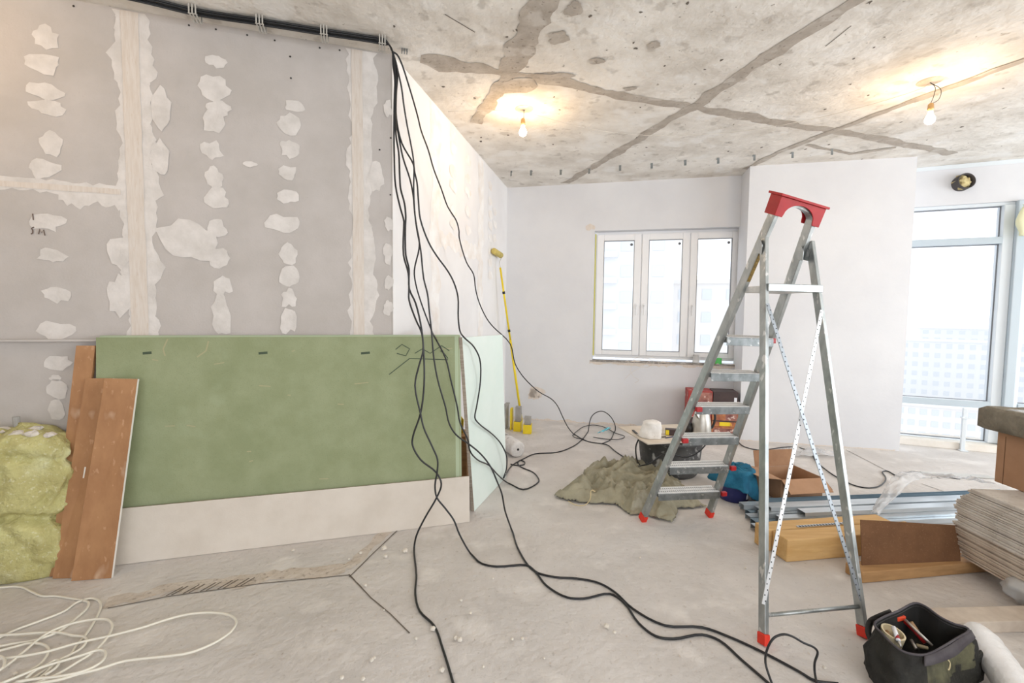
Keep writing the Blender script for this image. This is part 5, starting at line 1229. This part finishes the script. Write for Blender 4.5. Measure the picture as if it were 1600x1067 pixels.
lv = [(1.0,1.0),(1.02,.95),(1.05,.88),(1.09,.79),(1.13,.69),(1.16,.58),(1.19,.47),(1.20,.36),(1.20,.26),(1.18,.17),(1.15,.09),(1.10,.015)]
vs = []; NF = 3; SQ = []
for i in range(NS):
    for k in range(NF): SQ.append(SP[i].lerp(SP[(i+1)%NS], k/NF))
NQ = len(SQ)
for li, (s_, zf) in enumerate(lv):
    for i, p in enumerate(SQ):
        d = p-ctr; d.z = 0; L_ = d.length; dn_ = d/L_; qv = Vector((p.x*7, p.y*7, zf*2.2)); qv = qv+Vector((mnoise.noise(qv*.9), mnoise.noise(qv*.9+Vector((3,3,3))), mnoise.noise(qv*.9+Vector((7,2,1)))))*.8
        h_ = (.020*mnoise.noise(qv*.8)+.020*((1-abs(mnoise.noise(qv*1.1))*2)-.6)+.008*((1-abs(mnoise.noise(qv*2.6))*2)-.5))*min(1, li/2.0)
        vs.append(Vector((ctr.x, ctr.y, 0))+dn_*(L_*s_+h_)+Vector((0, -.03*(1-zf), max(.003, p.z*zf+.25*h_*(0 < li < len(lv)-1)))))
mb = MB(); nl = len(lv)
mb.add(vs, [((l+1)*NQ+i, (l+1)*NQ+(i+1)%NQ, l*NQ+(i+1)%NQ, l*NQ+i) for l in range(nl-1) for i in range(NQ)]+[tuple((nl-1)*NQ+i for i in range(NQ-1,-1,-1))])
for fi in range(len(mb.f)-1):
    i = (fi % NQ)/NF; l = fi//NQ
    if 33 <= i <= 45 and 2 <= l <= 5+int(2*mnoise.noise(Vector((i*.6,1,1)))): mb.m[fi] = 1
mb.build('bag_body', [M['bag'], M['bag_olive']], tb, True)
vs = []
for s_, zz_ in ((.985,1),(.93,.75),(.86,.5),(.78,.36)):
    for p in SQ:
        d = p-ctr; d.z = 0; h_ = .012*((1-abs(mnoise.noise(Vector((p.x*11, p.y*11, zz_*2))))*2)-.5)*(zz_ < 1); dd_ = d*s_+d.normalized()*h_; vs.append(Vector((ctr.x, ctr.y, p.z*zz_))+dd_)
mb = MB(); mb.add(vs, [(l*NQ+i, l*NQ+(i+1)%NQ, (l+1)*NQ+(i+1)%NQ, (l+1)*NQ+i) for l in range(3) for i in range(NQ)]+[tuple(3*NQ+i for i in range(NQ))])
M['bag_lining'] = mat('bag_lining', (24,23,22), (60,58,46), 6, .85, lo=.5, hi=.75)
mb.build('lining', M['bag_lining'], tb, True)
mb = MB(); rim = [p+ZV*.002 for p in SP]; mb.tube(rim+[rim[0]], .0042, 8); mb.build('zip_edge', M['bag_trim'], tb, True)
mb = MB(); rim = [p+ZV*-.002+(ctr-p).normalized()*.008 for p in SP]; mb.tube(rim+[rim[0]], .0022, 6); mb.build('zip_teeth', M['black_plastic'], tb, True)
vs = []; seg_ = SP[31:47]
for p in seg_:
    d = (p-ctr); d.z = 0; d.normalize(); vs += [p+d*.007+ZV*.003, p+d*.026-ZV*.026]
mb = MB(); mb.add(vs, [(2*i, 2*i+1, 2*i+3, 2*i+2) for i in range(len(seg_)-1)]); mb.build('webbing_band', M['bag_trim'], tb, True, solid=.004)
# pocket at the right, left strap, carabiner loop
pk = G(1520,1030,.10); mb = MB(); fx = (SP[34]-SP[44]); fx.z = 0; fx.normalize(); fo = Vector((fx.y,-fx.x,0)); fo = fo if fo.y < 0 else -fo
mb.prism([pk-fx*.05-ZV*.09, pk+fx*.05-ZV*.09, pk+fx*.055+ZV*.03, pk-fx*.055+ZV*.03], fo*.02); mb.build('side_pocket', M['bag'], tb, bev=.006)
hd = [G(1364,1005,.10), G(1357,990,.12), G(1360,972,.15), G(1372,964,.19), G(1392,956,.21)]
mb = MB(); mb.tube(spline(hd, 5), .012, 8, flat=.5); mb.build('strap', M['black_plastic'], tb, True)
lp2 = [G(1470,1030,.16), G(1474,1038,.14), G(1482,1046,.12), G(1484,1036,.14), G(1478,1028,.16)]
mb = MB(); mb.tube(spline(lp2+[lp2[0]], 5), .003, 6); mb.tube(spline([G(1458,1051,.09), G(1472,1056,.08), G(1478,1062,.07), G(1486,1072,.05)],4), .003, 6); mb.tube(spline([G(1480,1046,.12), G(1476,1054,.1), G(1474,1058,.08)],4), .003, 6); mb.build('cord', M['rope'], tb, True)
tag(tb, 'open black and olive canvas tool bag on the floor beside the right ladder leg', 'bag')
# contents
lz = .085
def GB(x, y, z): return G(x, y, z)
c_ = G(1396,987,.195); ax_ = Vector((.12,-.20,1)).normalized()
mb = MB(); mb.lathe(c_-ax_*.05, [(.0405,0),(.0405,.05),(.0345,.05),(.0345,.002)], 32, ax_, cap=False)
tag(mb.build('masking_tape_roll', M['cream_tape'], bev=.0), 'cream roll of masking tape standing inside the tool bag', 'tape')
def stick(pts, r_, name, m, label, cat='tool'):
    o = MB().tube([G(*p) for p in pts], r_, 10).build(name, M[m], smooth=True); return tag(o, label, cat)
t = empty('red_chisel', G(1413,975,.10)); mb = MB(); mb.tube([G(1414,970,.20), G(1430,986,.18), G(1446,1004,.16)], .009, 10); mb.build('handle', M['red_plastic'], t, True); mb = MB(); mb.tube([G(1414,968,.21), G(1457,1009,.17)], .0055, 8); mb.build('shaft', M['silver'], t, True); tag(t, 'long red and silver tool lying diagonally across the open tool bag', 'tool')
t = empty('sealant_tube', G(1400,985,.12)); mb = MB(); mb.tube([G(1396,980,.21), G(1404,1002,.19)], [.0085,.008], 12); mb.build('tube_body', M['white_label'], t, True); mb = MB(); mb.tube([G(1404,1002,.19), G(1408,1011,.18)], [.006,.003], 10); mb.build('nozzle', M['silver'], t, True); mb = MB(); mb.tube([G(1401,993,.198), G(1403,999,.193)], .0082, 12); mb.build('red_ring', M['red_plastic'], t, True); tag(t, 'slim white tube with red lettering band leaning in front of the tape roll', 'tube')
mb = MB(); a = G(1401,965,.205); mb.cbox(a+Vector((.012,0,0)), Vector((.045,.012,0)), Vector((-.006,.02,0)), ZV*.018); tag(mb.build('orange_clip', M['orange_red'], bev=.004), 'orange-red plastic piece at the back of the tool bag', 'tool')
stick([(1422,972,.19),(1433,988,.16)], .011, 'small_hammer', 'wood_handle', 'short wooden handle in the tool bag behind the red tool')
stick([(1424,1000,.15),(1432,1014,.14)], .006, 'screwdriver', 'silver', 'thin metal screwdriver shaft at the bottom of the tool bag')
stick([(1384,984,.17),(1393,1003,.16)], .008, 'paint_brush', 'wood_handle', 'brown brush handle left of the tape roll inside the tool bag')
c_ = G(1446,992,.11); mb = MB(); mb.lathe(c_, [(.018,0),(.022,.012),(.016,.024)], 14, jit=.2); tag(mb.build('bottle_stopper', M['red_plastic'], smooth=True), 'small round red cap deep inside the tool bag', 'cap')
stick([(1432,1008,.14),(1450,1013,.14)], .007, 'pliers', 'cream_tape', 'cream plier handle near the front rim of the tool bag')

# ------------------------------------------------------------------ the town outside
M['facade'] = mat('facade', (229,230,232), (225,226,228), .05, .9)  # pale town tones hold the haze and glare in the colour
M['facade_warm'] = mat('facade_warm', (230,227,225), (226,223,221), .05, .9)
M['town_window'] = mat('town_window', (214,218,222), rough=.6)
M['town_ground'] = mat('town_ground', (222,223,225), rough=1)
def building(cx, cy, ang, w_, d_, z0, z1, nw, nf, m, label, wfrac=.5, hfrac=.5, balc=False):
    u = Vector((math.cos(ang), math.sin(ang), 0)); v = Vector((-u.y, u.x, 0)); c = Vector((cx, cy, z0)); r = empty('apartment_building', c)
    mb = MB(); mb.obox(c-u*w_/2, u*w_, v*d_, ZV*(z1-z0)); mb.build('wall', M[m], r)
    mb = MB(); mb.obox(c-u*(w_/2+.3)-v*.3+ZV*(z1-z0), u*(w_+.6), v*(d_+.6), ZV*.5); mb.build('roof', M[m], r)
    pw, ph = w_/nw, (z1-z0)/nf; me = None; cnt = 0; rest = MB()
    for f in range(nf-1, -1, -1):
        for i in range(nw):
            p = c-u*w_/2+u*(pw*(i+.5))-v*.03+ZV*(ph*(f+.3)); ww, hh = pw*wfrac, ph*hfrac
            if cnt >= 96: rest.obox(p-u*ww/2-v*.04, u*ww, v*.05, ZV*hh); continue
            if me is None: mb = MB(); mb.obox(p-u*ww/2-v*.04, u*ww, v*.05, ZV*hh); me = mb.build('window', M['town_window'], r); p0 = p
            else: o = me.copy(); COL.objects.link(o); o.parent = r; o.location = p-p0
            cnt += 1
    if rest.v: rest.build('lower_windows', M['town_window'], r)['kind'] = 'stuff'
    if balc:
        for f in range(nf):
            p = c-u*w_*.5+ZV*(ph*f+ph*.05); mb = MB(); mb.obox(p-v*1.0, u*w_*.55, v*1.0, ZV*(ph*.22)); mb.build('balcony', M[m], r)
    return tag(r, label, 'building')
building(11.6, 55, -.25, 14, 10, -40, 26, 4, 22, 'facade', 'tall pale apartment block seen through the first two sashes of the white window', .4, .45, True)
building(27.5, 62, -.30, 12, 10, -40, 5.8, 4, 15, 'facade_warm', 'lower pale apartment block seen through the third sash of the white window', .4, .45)
building(196, 175, -.62, 110, 18, -62, -8, 32, 14, 'facade', 'long pale apartment block with many windows beyond the glazed wall', .5, .5)
building(150, 132, -.50, 62, 16, -62, -26, 22, 10, 'facade_warm', 'lower warm-toned block in front of the long one beyond the glazed wall', .6, .5)
building(330, 262, -.62, 150, 20, -62, -5, 26, 12, 'facade', 'farthest pale block on the skyline beyond the glazed wall', .5, .5)
mb = MB(); mb.add([(-300,8,-62),(900,8,-62),(900,900,-62),(-300,900,-62)], [(0,1,2,3)]); struct(mb.build('ground', M['town_ground']))
